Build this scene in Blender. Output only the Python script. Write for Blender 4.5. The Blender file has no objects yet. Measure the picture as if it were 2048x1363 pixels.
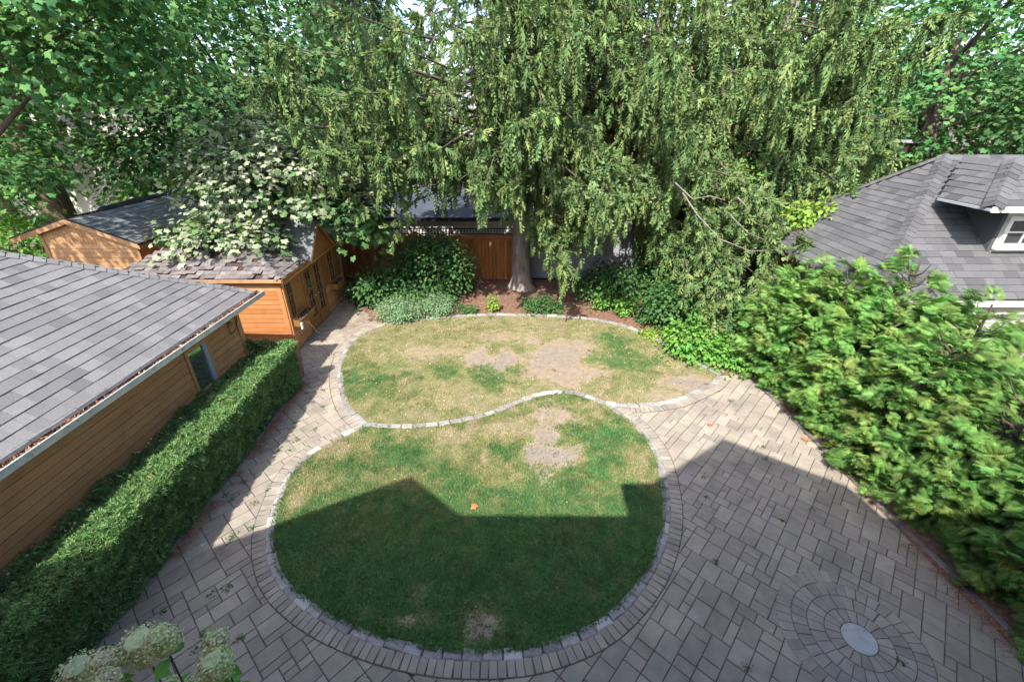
import bpy, math, random
import numpy as np
from math import radians as R, sin, cos, tan, pi, atan2, sqrt, hypot
from mathutils import Matrix, Vector
random.seed(7); rng = np.random.default_rng(7)
S = bpy.context.scene
col = S.collection

# ---------------------------------------------------------------- camera, sky, sun, exposure
FPX = 885.0; PITCH = 27.5; CH = 6.0
cd = bpy.data.cameras.new('camera'); cam = bpy.data.objects.new('camera', cd); col.objects.link(cam)
cd.lens = FPX/2048*36; cd.sensor_width = 36; cd.clip_start = .05; cd.clip_end = 1500
cam.location = (0, 0, CH); cam.rotation_euler = (R(90-PITCH), 0, 0)
S.camera = cam
SUN = Vector((.31, .75, -1.0))                       # the way the light travels
SUN_EL = math.atan2(1, hypot(.31, .75)); SUN_ROT = math.atan2(-.31, -.75)
W = bpy.data.worlds.new('World'); S.world = W; W.use_nodes = True
wn = W.node_tree.nodes; wl = W.node_tree.links
sky = wn.new('ShaderNodeTexSky'); sky.sky_type = 'NISHITA'; sky.sun_disc = False
sky.sun_elevation = SUN_EL; sky.sun_rotation = SUN_ROT; sky.air_density = .9; sky.dust_density = 2.0; sky.ozone_density = .8
wl.new(sky.outputs[0], wn['Background'].inputs[0]); wn['Background'].inputs[1].default_value = .15
ld = bpy.data.lights.new('sun', 'SUN'); ld.energy = 3.3; ld.angle = R(.5); ld.color = (1, .95, .87)
sun = bpy.data.objects.new('sun', ld); col.objects.link(sun); sun.rotation_euler = SUN.to_track_quat('-Z', 'Y').to_euler()
sun.location = (-6, -15, 25)
vs = S.view_settings; vs.view_transform = 'Standard'; vs.look = 'None'; vs.exposure = 1.5; vs.gamma = 1; vs.use_curve_mapping = False
S.cycles.max_bounces = 6; S.cycles.diffuse_bounces = 3; S.cycles.glossy_bounces = 2; S.cycles.transmission_bounces = 3; S.cycles.transparent_max_bounces = 4

# ---------------------------------------------------------------- pixel (2048 wide photograph) <-> place
cT, sT = cos(R(PITCH)), sin(R(PITCH))
def ray(x, y):
    u = (x-1024)/FPX; v = -(y-681.5)/FPX
    return np.array([u, cT+v*sT, -sT+v*cT])
def pz(x, y, z=0):
    r = ray(x, y); k = (z-CH)/r[2]; return np.array([0, 0, CH])+k*r
def py_(x, y, Y):
    r = ray(x, y); k = Y/r[1]; return np.array([0, 0, CH])+k*r
def px_(x, y, X):
    r = ray(x, y); k = X/r[0]; return np.array([0, 0, CH])+k*r

# ---------------------------------------------------------------- noise
_lat = np.random.default_rng(3).random((256, 256))
def vnoise(x, y, s=1.0, o=0.0):
    x = np.asarray(x, float)*s+o*17.3+100; y = np.asarray(y, float)*s+o*9.1+100
    xi = np.floor(x).astype(int); yi = np.floor(y).astype(int); fx = x-xi; fy = y-yi
    fx = fx*fx*(3-2*fx); fy = fy*fy*(3-2*fy); a = _lat
    g = lambda i, j: a[(xi+i) % 256, (yi+j) % 256]
    return (g(0, 0)*(1-fx)+g(1, 0)*fx)*(1-fy)+(g(0, 1)*(1-fx)+g(1, 1)*fx)*fy
def fnoise(x, y, s=1.0, o=0.0):
    return (vnoise(x, y, s, o)+.5*vnoise(x, y, s*2.1, o+1)+.25*vnoise(x, y, s*4.3, o+2))/1.75

# ---------------------------------------------------------------- materials
def mat(name, c1, c2=None, rough=.85, scale=8.0, var=.0, hue=0.0, bump=0.0, bscale=60.0, trans=0.0, attr=True, wood=None, spec=.3, metal=0.0, dirt=None, c3=None, side=0.0):
    """c1..c2 mixed by noise; var: brightness spread between pieces (object random + 'rnd' attribute)"""
    m = bpy.data.materials.new(name); m.use_nodes = True
    n = m.node_tree.nodes; l = m.node_tree.links; b = n['Principled BSDF']
    b.inputs['Roughness'].default_value = rough; b.inputs['Specular IOR Level'].default_value = spec; b.inputs['Metallic'].default_value = metal
    geo = n.new('ShaderNodeNewGeometry'); pos = geo.outputs['Position']
    def math_(op, a, b_=None):
        q = n.new('ShaderNodeMath'); q.operation = op
        for i, v in enumerate((a, b_)):
            if v is None: continue
            if isinstance(v, (int, float)): q.inputs[i].default_value = v
            else: l.new(v, q.inputs[i])
        return q.outputs[0]
    def mix(f, a, c, bt='MIX'):
        q = n.new('ShaderNodeMix'); q.data_type = 'RGBA'; q.blend_type = bt
        if isinstance(f, (int, float)): q.inputs[0].default_value = f
        else: l.new(f, q.inputs[0])
        for i, v in ((6, a), (7, c)):
            if isinstance(v, tuple): q.inputs[i].default_value = v+(1,) if len(v) == 3 else v
            else: l.new(v, q.inputs[i])
        return q.outputs[2]
    def noise(sc, det=4, vec=pos, rough_=.6):
        q = n.new('ShaderNodeTexNoise'); q.inputs['Scale'].default_value = sc; q.inputs['Detail'].default_value = det; q.inputs['Roughness'].default_value = rough_
        l.new(vec, q.inputs['Vector']); return q.outputs['Fac']
    def ramp(f, a, c):
        q = n.new('ShaderNodeMapRange'); q.inputs[1].default_value = a; q.inputs[2].default_value = c; l.new(f, q.inputs[0]); return q.outputs[0]
    oi = n.new('ShaderNodeObjectInfo'); at = n.new('ShaderNodeAttribute'); at.attribute_name = 'rnd'
    rnd = math_('FRACT', math_('ADD', oi.outputs['Random'], at.outputs['Fac']))
    colr = c1
    if wood:                                    # stretched grain along an axis
        mp = n.new('ShaderNodeMapping'); l.new(pos, mp.inputs[0]); mp.inputs['Scale'].default_value = wood
        off = n.new('ShaderNodeCombineXYZ'); l.new(math_('MULTIPLY', rnd, 40.0), off.inputs[0]); l.new(math_('MULTIPLY', rnd, 23.0), off.inputs[2])
        ad = n.new('ShaderNodeVectorMath'); ad.operation = 'ADD'; l.new(mp.outputs[0], ad.inputs[0]); l.new(off.outputs[0], ad.inputs[1])
        colr = mix(ramp(noise(1.0, 5, ad.outputs[0]), .35, .68), c1, c2 or c1)
        bsrc = noise(1.0, 5, ad.outputs[0])
    else:
        if c2: colr = mix(ramp(noise(scale), .36, .64), c1, c2)
        bsrc = None
    if c3: colr = mix(math_('GREATER_THAN', math_('FRACT', math_('MULTIPLY', rnd, 7.31)), .72), colr, c3)
    if dirt: colr = mix(math_('MULTIPLY', ramp(noise(dirt[1], 6), .48, .75), dirt[2]), colr, dirt[0])
    if var:
        v = math_('ADD', math_('MULTIPLY', math_('SUBTRACT', rnd, .5), 2*var), 1.0)
        h = n.new('ShaderNodeHueSaturation'); l.new(v, h.inputs['Value'])
        if hue: l.new(math_('ADD', math_('MULTIPLY', math_('SUBTRACT', math_('FRACT', math_('MULTIPLY', rnd, 13.7)), .5), hue), .5), h.inputs['Hue'])
        if isinstance(colr, tuple): h.inputs['Color'].default_value = colr+(1,)
        else: l.new(colr, h.inputs['Color'])
        colr = h.outputs[0]
    if isinstance(colr, tuple): b.inputs['Base Color'].default_value = colr+(1,)
    else: l.new(colr, b.inputs['Base Color'])
    if bump:
        q = n.new('ShaderNodeBump'); q.inputs['Strength'].default_value = bump; q.inputs['Distance'].default_value = .02
        l.new(bsrc if bsrc is not None else noise(bscale, 6), q.inputs['Height']); l.new(q.outputs[0], b.inputs['Normal'])
    if trans:
        tr = n.new('ShaderNodeBsdfTranslucent'); ms = n.new('ShaderNodeMixShader'); ms.inputs[0].default_value = trans
        if isinstance(colr, tuple): tr.inputs[0].default_value = colr+(1,)
        else:
            g = n.new('ShaderNodeGamma'); g.inputs[1].default_value = .85; l.new(colr, g.inputs[0]); l.new(mix(1.0, g.outputs[0], (1.0, 1.0, .45), 'MULTIPLY'), tr.inputs[0])
        l.new(b.outputs[0], ms.inputs[1]); l.new(tr.outputs[0], ms.inputs[2]); l.new(ms.outputs[0], n['Material Output'].inputs[0])
    return m

# ---------------------------------------------------------------- mesh helpers
def mesh_np(name, V, F, attrs=None, smooth=False):
    """V (n,3); F (m,k) all the same k"""
    V = np.asarray(V, np.float32); F = np.asarray(F, np.int32)
    me = bpy.data.meshes.new(name); m, k = F.shape
    me.vertices.add(len(V)); me.vertices.foreach_set('co', V.ravel())
    me.loops.add(m*k); me.loops.foreach_set('vertex_index', F.ravel())
    me.polygons.add(m); me.polygons.foreach_set('loop_start', np.arange(0, m*k, k, dtype=np.int32))
    try: me.polygons.foreach_set('loop_total', np.full(m, k, np.int32))
    except Exception: pass
    if smooth: me.polygons.foreach_set('use_smooth', np.ones(m, bool))
    for a, arr in (attrs or {}).items():
        at = me.attributes.new(a, 'FLOAT', 'POINT'); at.data.foreach_set('value', np.asarray(arr, np.float32))
    me.update(calc_edges=True); me.validate()
    return me
class MB:
    def __init__(s): s.v = []; s.f = []; s.r = []
    def add(s, vs_, fs, r=0.0):
        o = len(s.v); s.v += [tuple(map(float, p)) for p in vs_]; s.f += [tuple(i+o for i in f) for f in fs]; s.r += [r]*len(vs_); return s
    def box(s, x0, x1, y0, y1, z0, z1, M=None, r=0.0):
        P = [(x, y, z) for z in (z0, z1) for x, y in ((x0, y0), (x1, y0), (x1, y1), (x0, y1))]
        if M is not None: P = [tuple(M @ Vector(p)) for p in P]
        return s.add(P, [(3, 2, 1, 0), (4, 5, 6, 7), (0, 1, 5, 4), (1, 2, 6, 5), (2, 3, 7, 6), (3, 0, 4, 7)], r)
    def prism(s, poly, d, r=0.0):
        """poly: 3D loop, extruded by vector d"""
        n = len(poly); P = [tuple(p) for p in poly]+[tuple(np.array(p)+np.array(d)) for p in poly]
        return s.add(P, [tuple(range(n))[::-1], tuple(range(n, 2*n))]+[(i, (i+1) % n, n+(i+1) % n, n+i) for i in range(n)], r)
    def tube(s, pts, rad, n=8, cap=True, wob=0.0):
        pts = [Vector(p) for p in pts]; rings = []; o = len(s.v); prev = None
        for i, p in enumerate(pts):
            t = (pts[min(i+1, len(pts)-1)]-pts[max(i-1, 0)]).normalized()
            a = t.orthogonal() if prev is None else (prev-t*prev.dot(t))
            a = a.normalized(); prev = a; b = t.cross(a)
            rr = rad[i] if hasattr(rad, '__len__') else rad
            for k in range(n):
                q = 2*pi*k/n; w = rr*(1+wob*sin(3*q+i*.9)+wob*.6*sin(5*q+1+i*.5)); s.v.append(tuple(p+a*(w*cos(q))+b*(w*sin(q)))); s.r.append(0.0)
        for i in range(len(pts)-1):
            for k in range(n): s.f.append((o+i*n+k, o+i*n+(k+1) % n, o+(i+1)*n+(k+1) % n, o+(i+1)*n+k))
        if cap: s.f.append(tuple(o+k for k in range(n))[::-1]); s.f.append(tuple(o+(len(pts)-1)*n+k for k in range(n)))
        return s
    def mesh(s, name, smooth=False):
        me = bpy.data.meshes.new(name); me.from_pydata(s.v, [], s.f)
        if any(s.r): at = me.attributes.new('rnd', 'FLOAT', 'POINT'); at.data.foreach_set('value', s.r)
        if smooth: me.polygons.foreach_set('use_smooth', [True]*len(me.polygons))
        me.update(); return me
def thing(name, label, cat, loc=(0, 0, 0), group=None):
    o = bpy.data.objects.new(name, None); col.objects.link(o); o.location = loc; o.empty_display_size = .1
    o['label'] = label; o['category'] = cat
    if group: o['group'] = group
    return o
def link(name, me, m, parent=None, M=None, kind=None, label=None, cat=None, group=None):
    """object in world coordinates (or placed by matrix M), parented without moving"""
    if isinstance(me, MB): me = me.mesh(name)
    if m and not me.materials: me.materials.append(m)
    o = bpy.data.objects.new(name, me); col.objects.link(o)
    Mw = M if M is not None else Matrix.Identity(4)
    if parent is not None:
        o.parent = parent; off = Vector((0, 0, 0)); p = parent
        while p is not None: off += p.location; p = p.parent
        o.location = Mw.translation-off; o.rotation_euler = Mw.to_euler(); o.scale = Mw.to_scale()
    else:
        o.location = Mw.translation; o.rotation_euler = Mw.to_euler(); o.scale = Mw.to_scale()
    for k, v in (('kind', kind), ('label', label), ('category', cat), ('group', group)):
        if v: o[k] = v
    return o
def frame_M(o, x, y, z):
    return Matrix(((x[0], y[0], z[0], o[0]), (x[1], y[1], z[1], o[1]), (x[2], y[2], z[2], o[2]), (0, 0, 0, 1)))
def unit(v): v = np.asarray(v, float); return v/np.linalg.norm(v)

# templates scattered into one crown mesh. Axis +Y = growth, +Z = face normal
def frames(d, nrm):
    d = d/np.linalg.norm(d, axis=1, keepdims=True)
    x = np.cross(d, nrm); x /= np.linalg.norm(x, axis=1, keepdims=True)+1e-9
    z = np.cross(x, d)
    return np.stack([x, d, z], axis=2)
def scatter(name, tpl, pos, fr, size, parent=None, m=None, rnd=None, **kw):
    tv, tf = tpl; tv = np.array(tv, float); tf = np.array(tf, int); N = len(pos); nv = len(tv)
    size = np.broadcast_to(size, (N,)) if np.ndim(size) < 2 else size
    sc = size[:, None, None] if size.ndim == 1 else size[:, None, :]
    V = np.einsum('nij,nkj->nki', fr, tv[None]*sc)+pos[:, None, :]
    F = tf[None]+(np.arange(N)*nv)[:, None, None]
    rnd = rng.random(N) if rnd is None else rnd
    me = mesh_np(name, V.reshape(-1, 3), F.reshape(-1, tf.shape[1]), {'rnd': np.repeat(rnd, nv)})
    return link(name, me, m, parent, **kw)
def tpl_leaf(w=.42, fold=.12):         # simple pointed leaf
    v = [(0, 0, 0), (-w*.8, .3, fold), (-w*.7, .62, fold*.8), (0, 1, -.08), (w*.7, .62, fold*.8), (w*.8, .3, fold), (0, .45, 0)]
    return v, [(0, 6, 1), (1, 6, 2), (2, 6, 3), (3, 6, 4), (4, 6, 5), (5, 6, 0)]
def tpl_maple():
    ang = [-90, -45, -20, 8, 34, 60, 90, 120, 146, 172, 200, 225]
    rad = [.10, .40, .54, .42, .64, .46, .70, .46, .64, .42, .54, .40]
    v = [(0, .38, .03)]; f = []
    for a, r in zip(ang, rad): v.append((r*cos(R(a)), .38+r*sin(R(a)), -.25*r*r+(.05 if r < .4 else 0)))
    n = len(ang)
    for i in range(n): f.append((0, 1+i, 1+(i+1) % n))
    return v, f
def tpl_frond(n=6, w=.042):     # flat fern-like spray (cedar): axis and side shoots, each one blade
    v = []; f = []
    def blade(p0, p1, wd):
        p0 = np.array(p0); p1 = np.array(p1); d = unit(p1-p0); s_ = np.cross(d, (0, 0, 1))
        o = len(v); v.extend([tuple(p0-s_*wd), tuple(p1), tuple(p0+s_*wd)]); f.append((o, o+1, o+2))
    blade((0, 0, 0), (0, 1, -.12), w*.8)
    for i in range(n):
        t = .10+.74*i/n
        for s_ in (-1, 1):
            L = .48*(1-t*.7); blade((0, t, -.1*t*t), (s_*L*.80, t+L*.70, -.12*t-.10), w)
    return v, f
def tpl_spruce():                       # hanging branchlet with short side shoots, each two crossed blades
    v = []; f = []
    def shoot(p0, p1, wd):
        p0 = np.array(p0, float); p1 = np.array(p1, float); d = unit(p1-p0)
        s_ = unit(np.cross(d, (.13, .2, 1))); t_ = np.cross(d, s_)
        for k, a in enumerate((s_, t_)):
            q0, q1 = (p0, p1) if k == 0 else (p0*.15+p1*.85, p0-d*.02)
            o = len(v); v.extend([tuple(q0-a*wd), tuple(q1), tuple(q0+a*wd)]); f.append((o, o+1, o+2))
    shoot((0, 0, 0), (0, .6, .03), .075); shoot((0, .42, .03), (0, 1, -.02), .08)
    for t, s_, L in ((.08, 1, .40), (.18, -1, .42), (.34, 1, .38), (.48, -1, .36), (.62, 1, .28)):
        shoot((0, t, .02), (s_*L*.6, t+L*.78, -.03+.08*s_), .065)
    return v, f
def tpl_tuft(n=6):                      # upright tuft of narrow needles (yew)
    v = []; f = []; r_ = random.Random(5)
    for i in range(n):
        a = 2*pi*i/n+r_.uniform(-.2, .2); t = r_.uniform(.35, 1.25); L = r_.uniform(.75, 1.1)
        d = np.array([cos(a)*sin(t), cos(t), sin(a)*sin(t)]); s_ = unit(np.cross(d, (r_.random(), r_.random(), r_.random())))
        o = len(v); b = d*.05; v.extend([tuple(b-s_*.14), tuple(b+s_*.14), tuple(d*L)]); f.append((o, o+1, o+2))
    return v, f
LEAF = tpl_leaf(); MAPLE = tpl_maple(); FROND = tpl_frond(); SPRUCE = tpl_spruce(); TUFT = tpl_tuft()

def rand_dirs(n):
    a = rng.normal(size=(n, 3)); return a/np.linalg.norm(a, axis=1, keepdims=True)

# ---------------------------------------------------------------- colours
m_ground = mat('earth', (.10, .085, .06), (.16, .13, .09), scale=1.5, bump=.4, bscale=20)
m_sand = mat('joint_sand', (.055, .05, .043), (.10, .088, .072), scale=12, bump=.3)
m_paver = mat('paver_concrete', (.27, .235, .192), (.32, .279, .223), rough=.9, scale=5, var=.14, hue=.03, bump=.35, bscale=120, dirt=((.14, .125, .115), 1.5, .65))
m_ring = mat('ring_concrete', (.245, .218, .187), (.30, .266, .22), rough=.9, scale=6, var=.14, hue=.03, bump=.35, bscale=120)
m_edge = mat('edge_stone', (.12, .11, .11), (.19, .17, .165), rough=.9, scale=10, var=.2, bump=.5)
m_disc = mat('disc_concrete', (.34, .34, .33), (.42, .41, .40), rough=.85, scale=9, bump=.3)
m_sett = mat('granite_sett', (.22, .20, .195), (.31, .29, .28), rough=.85, scale=14, var=.22, hue=.02, bump=.5, bscale=60, c3=(.36, .35, .33))
m_shing = mat('asphalt_shingle', (.185, .182, .185), (.235, .23, .226), rough=.95, scale=40, var=.15, hue=.03, bump=.5, bscale=220, c3=(.175, .172, .178), dirt=((.20, .19, .175), 1.6, .35))
m_shingR = mat('asphalt_shingle_dark', (.100, .100, .103), (.122, .122, .125), rough=.95, scale=40, var=.16, bump=.5, bscale=220, c3=(.082, .082, .086))
m_shingS = mat('weathered_shingle', (.125, .11, .11), (.20, .18, .175), rough=.95, scale=9, var=.25, bump=.5, bscale=120, dirt=((.12, .085, .065), 3, .6))
m_shingC = mat('cabin_shingle', (.12, .135, .145), (.17, .185, .19), rough=.95, scale=9, var=.18, bump=.5, bscale=120)
m_board = mat('stained_board', (.54, .26, .105), (.62, .315, .13), rough=.65, wood=(3, 1.2, 25), var=.14, bump=.2, spec=.3, dirt=((.28, .13, .055), 2.2, .4))
m_panel = mat('cedar_panel', (.50, .215, .08), (.40, .15, .052), rough=.6, wood=(1.5, 3, 28), var=.16, bump=.2, spec=.3, dirt=((.22, .08, .03), 3.5, .45))
m_plankv = mat('stained_plank', (.33, .165, .045), (.24, .105, .028), rough=.6, wood=(9, 9, 1.6), var=.16, bump=.2, spec=.35)
m_cedar = mat('raw_cedar', (.44, .26, .13), (.33, .18, .085), rough=.75, wood=(1.4, 3, 22), var=.12, bump=.2, dirt=((.16, .07, .03), 5, .35))
m_fence = mat('fence_board', (.40, .17, .055), (.27, .10, .032), rough=.7, wood=(9, 9, 1.3), var=.2, bump=.2)
m_greyp = mat('grey_paint_board', (.30, .31, .34), (.34, .35, .38), rough=.8, scale=2, var=.03)
m_dark = mat('black_metal', (.02, .022, .028), rough=.5)
m_gutter = mat('aluminium_gutter', (.62, .64, .65), (.42, .46, .47), rough=.35, scale=6, metal=.3)
m_fascia = mat('dark_fascia', (.07, .04, .035), (.045, .03, .028), rough=.8, scale=5)
m_white = mat('white_paint', (.74, .73, .68), (.66, .65, .60), rough=.6, scale=4)
m_greyroof = mat('roof_membrane', (.060, .072, .10), (.08, .092, .12), rough=.8, scale=1.2)
m_bark = mat('spruce_bark', (.33, .29, .26), (.15, .125, .11), rough=.95, wood=(7, 7, 2.2), bump=.9)
m_bark2 = mat('red_bark', (.24, .15, .11), (.11, .07, .055), rough=.95, wood=(14, 14, 1.2), bump=1.0)
m_twig = mat('twig', (.13, .10, .08), (.07, .055, .045), rough=.9)
m_spruce = mat('spruce_needles', (.18, .265, .092), (.112, .19, .072), rough=.65, scale=1.1, var=.34, hue=.05, trans=.17, c3=(.205, .285, .105), spec=.16)
m_spruced = mat('spruce_needles_deep', (.085, .145, .065), (.11, .17, .075), rough=.65, scale=1.1, var=.34, hue=.05, trans=.1, spec=.16)
m_yew = mat('yew_needles', (.115, .235, .085), (.17, .315, .115), rough=.65, scale=3, var=.4, hue=.05, trans=.25, c3=(.23, .37, .14), dirt=((.30, .24, .13), 1.9, .22), spec=.16)
m_cedarleaf = mat('cedar_sprays', (.10, .245, .055), (.155, .315, .072), rough=.65, scale=1.5, var=.52, hue=.04, trans=.3, c3=(.17, .33, .095), dirt=((.46, .25, .09), 2.3, .38), spec=.16)
m_mapleG = mat('maple_leaves', (.05, .125, .045), (.085, .165, .05), rough=.65, scale=.9, var=.45, hue=.07, trans=.2, spec=.16)
m_mapleB = mat('bright_maple_leaves', (.06, .175, .06), (.11, .235, .062), rough=.65, scale=.9, var=.42, hue=.06, trans=.22, spec=.16)
m_mapleP = mat('sunlit_pale_maple_leaves', (.17, .235, .135), (.32, .345, .225), rough=.65, scale=1.0, var=.35, hue=.05, trans=.15, c3=(.08, .16, .05), spec=.16)  # pale tones are sunlight on the leaves put into the colour
m_shrub = mat('shrub_leaves', (.055, .14, .045), (.085, .18, .055), rough=.65, scale=2, var=.35, hue=.05, trans=.3, spec=.16)
m_shrubL = mat('pale_shrub_leaves', (.15, .27, .13), (.24, .36, .20), rough=.65, scale=4, var=.3, hue=.04, trans=.25, spec=.16)
m_shrubY = mat('lime_leaves', (.19, .33, .06), (.28, .40, .07), rough=.65, scale=3, var=.3, hue=.05, trans=.35, spec=.16)
m_shrubB = mat('fresh_leaves', (.12, .30, .06), (.18, .36, .07), rough=.65, scale=2, var=.3, hue=.05, trans=.35, spec=.16)
m_core = mat('core_shade', (.03, .04, .02), (.045, .05, .025), rough=1)  # near-black fill: the shade inside the foliage is painted in
m_litter = mat('fallen_needles', (.30, .13, .07), (.20, .09, .055), rough=.95, scale=30, var=.5, hue=.05, c3=(.44, .28, .17))
m_brick = mat('far_brick', (.42, .20, .13), (.34, .15, .10), rough=.9, scale=5)
m_siding = mat('grey_siding', (.42, .44, .47), (.36, .38, .41), rough=.8, scale=2)
m_stucco = mat('stucco', (.60, .55, .48), (.66, .61, .54), rough=.9, scale=3, bump=.2)
m_glassd = mat('dark_glass', (.03, .035, .04), (.06, .065, .07), rough=.06, scale=1.2, spec=.8)
m_soil = mat('bed_mulch', (.20, .115, .08), (.13, .075, .052), rough=1, scale=9, bump=.8, bscale=50, dirt=((.42, .27, .19), 14, .5))
# ================================================================ GROUND, PATIO, LAWNS
def smooth_loop(P, step=.06, closed=True):
    P = np.array(P, float); n = len(P); out = []
    rngi = range(n if closed else n-1)
    for i in rngi:
        p0, p1, p2, p3 = (P[(i-1) % n] if closed or i > 0 else P[i]), P[i], P[(i+1) % n], (P[(i+2) % n] if closed or i+2 < n else P[(i+1) % n])
        k = max(2, int(np.linalg.norm(p2-p1)/step))
        for j in range(k):
            t = j/k; out.append(.5*((2*p1)+(p2-p0)*t+(2*p0-5*p1+4*p2-p3)*t*t+(-p0+3*p1-3*p2+p3)*t**3))
    if not closed: out.append(P[-1])
    return np.array(out)
def resample(P, d, closed=True):
    Q = np.vstack([P, P[:1]]) if closed else P
    s_ = np.r_[0, np.cumsum(np.linalg.norm(np.diff(Q, axis=0), axis=1))]
    n = max(2, int(round(s_[-1]/d))); t = np.linspace(0, s_[-1], n+1)
    R_ = np.stack([np.interp(t, s_, Q[:, i]) for i in range(2)], 1)
    return R_[:-1] if closed else R_
def inside(poly, x, y):
    x = np.asarray(x); y = np.asarray(y); c = np.zeros(np.broadcast(x, y).shape, bool); n = len(poly)
    for i in range(n):
        x1, y1 = poly[i]; x2, y2 = poly[(i+1) % n]
        if y1 == y2: continue
        q = (y1 > y) != (y2 > y); c ^= q & (x < (x2-x1)*(y-y1)/(y2-y1)+x1)
    return c
def offset(P, d, closed=True):
    t = (np.roll(P, -1, 0)-np.roll(P, 1, 0)) if closed else np.gradient(P, axis=0)
    t /= np.linalg.norm(t, axis=1, keepdims=True)+1e-9
    return P+np.stack([t[:, 1], -t[:, 0]], 1)*d
# kerb lines on the ground, metres; lower lawn: from the left fork anticlockwise round the near side, back over the S
LOW = [(-3.14, 7.60), (-3.55, 7.22), (-3.86, 6.87), (-4.07, 6.35), (-4.10, 5.9), (-4.00, 5.30), (-3.86, 4.85), (-3.62, 4.42), (-3.27, 4.02), (-2.78, 3.69), (-2.2, 3.42), (-1.45, 3.19), (-.65, 3.08),
       (.23, 3.12), (1.02, 3.37), (1.64, 3.80), (2.15, 4.38), (2.54, 5.12), (2.76, 5.95), (2.83, 6.8), (2.64, 7.6), (2.15, 8.38)]
SMID = [(2.15, 8.38), (1.51, 8.78), (.91, 8.80), (.3, 8.53), (-.38, 8.06), (-1.13, 7.74), (-1.86, 7.58), (-2.55, 7.54), (-3.14, 7.60)]
UPR = [(2.15, 8.38), (2.6, 8.33), (3.06, 8.33), (3.81, 8.51), (4.55, 8.93), (5.0, 9.25), (5.30, 9.60)]
UPT = [(5.30, 9.60), (4.80, 10.53), (4.23, 11.64), (3.55, 12.45), (2.6, 12.98), (1.6, 13.2), (.43, 13.32), (-1.05, 13.32), (-2.33, 13.12), (-3.3, 12.85), (-4.05, 12.6)]
UPL = [(-4.05, 12.6), (-4.42, 12.1), (-4.68, 11.3), (-4.55, 10.2), (-4.22, 9.2), (-3.72, 8.25), (-3.14, 7.60)]
lowc = smooth_loop(LOW, closed=False); midc = smooth_loop(SMID, closed=False)
uprc = smooth_loop(UPR, closed=False); uptc = smooth_loop(UPT, closed=False); uplc = smooth_loop(UPL, closed=False)
low_poly = np.vstack([lowc, midc[1:-1]])
up_poly = np.vstack([uprc, uptc[1:], uplc[1:], midc[::-1][1:-1]])

g = MB(); g.add([(-400, -60, -.06), (400, -60, -.06), (400, 600, -.06), (-400, 600, -.06)], [(0, 1, 2, 3)])
link('ground', g, m_ground, kind='structure')
patio_poly = [(-5.45, .9), (6.6, .9), (6.5, 3.6), (6.38, 5.0), (6.26, 6.5), (6.18, 8.2), (6.12, 9.7), (5.3, 9.85), (4.2, 9.2), (2, 9), (-3, 9), (-4, 12.7), (-4.4, 12.9), (-6.3, 15.2), (-6.3, 9.2), (-5.45, 9.2)]
pg = MB(); pg.add([(x, y, -.016) for x, y in patio_poly], [tuple(range(len(patio_poly)))])
patio = link('patio', pg, m_sand, kind='structure')
# field pavers: one modular pattern laid at 45 degrees: 2x2, 2x1, 1x2 and 1x1 units of .118 x .172 m
UU, VV = .117, .172
du = np.array([cos(R(-42.5)), sin(R(-42.5))]); dv = np.array([cos(R(47.5)), sin(R(47.5))])
def paver_mesh(w, h, g_=.009, ch=.007, th=.045, name='paver'):
    b = MB(); a, c = w/2-g_/2, h/2-g_/2
    def ring(i, z, j=0): return [(-a+i, -c+i, z), (a-i, -c+i, z), (a-i, c-i, z), (-a+i, c-i, z)]
    b.add(ring(0, -th)+ring(0, -ch)+ring(ch, 0), [(8, 9, 10, 11)]+[(k, (k+1) % 4, 4+(k+1) % 4, 4+k) for k in range(4)]+[(4+k, 4+(k+1) % 4, 8+(k+1) % 4, 8+k) for k in range(4)])
    me = b.mesh(name); me.materials.append(m_paver); return me
KT = {(2, 2): paver_mesh(2*UU, 2*VV), (2, 1): paver_mesh(2*UU, VV), (1, 2): paver_mesh(UU, 2*VV), (1, 1): paver_mesh(UU, VV), (3, 2): paver_mesh(3*UU, 2*VV)}
DISC = np.array([4.45, 3.27]); RING = [.205, .385, .58, .765, .95]
occ = {}; tiles = []
rp = random.Random(11)
for jj in range(-60, 110):
    for ii in range(-110, 110):
        if (ii, jj) in occ: continue
        q = du*(ii*UU)+dv*(jj*VV)+np.array([0, 5])
        if not (-7.5 < q[0] < 7.5 and -.5 < q[1] < 16.5): occ[(ii, jj)] = 1; continue
        r_ = rp.random(); opts = [(2, 2), (2, 1), (1, 1), (1, 2)] if r_ < .62 else ([(2, 1), (1, 2), (1, 1)] if r_ < .84 else [(1, 1)] if r_ < .95 else [(1, 2), (1, 1)])
        for (a, b) in opts:
            if all((ii+i, jj+j) not in occ for i in range(a) for j in range(b)): break
        for i in range(a):
            for j in range(b): occ[(ii+i, jj+j)] = 1
        c = q+du*(a*UU/2)+dv*(b*VV/2); tiles.append((c, (a, b)))
C_ = np.array([t[0] for t in tiles])
lo = smooth_loop([tuple(p) for p in resample(low_poly, .3)], .1); up = smooth_loop([tuple(p) for p in resample(up_poly, .3)], .1)
ok = inside(patio_poly, C_[:, 0], C_[:, 1]) & ~inside(low_poly, C_[:, 0], C_[:, 1]) & ~inside(up_poly, C_[:, 0], C_[:, 1])
def dist_to(poly, P):
    d = np.full(len(P), 9.0)
    for p in poly[::2]: d = np.minimum(d, np.hypot(P[:, 0]-p[0], P[:, 1]-p[1]))
    return d
edge = np.vstack([lowc, uprc, uplc])
ok &= dist_to(edge, C_) > .10
ok &= np.hypot(*(C_-DISC).T) > .68
kept = [(t, hypot(t[0][0], t[0][1])) for t, o in zip(tiles, ok) if o]
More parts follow.
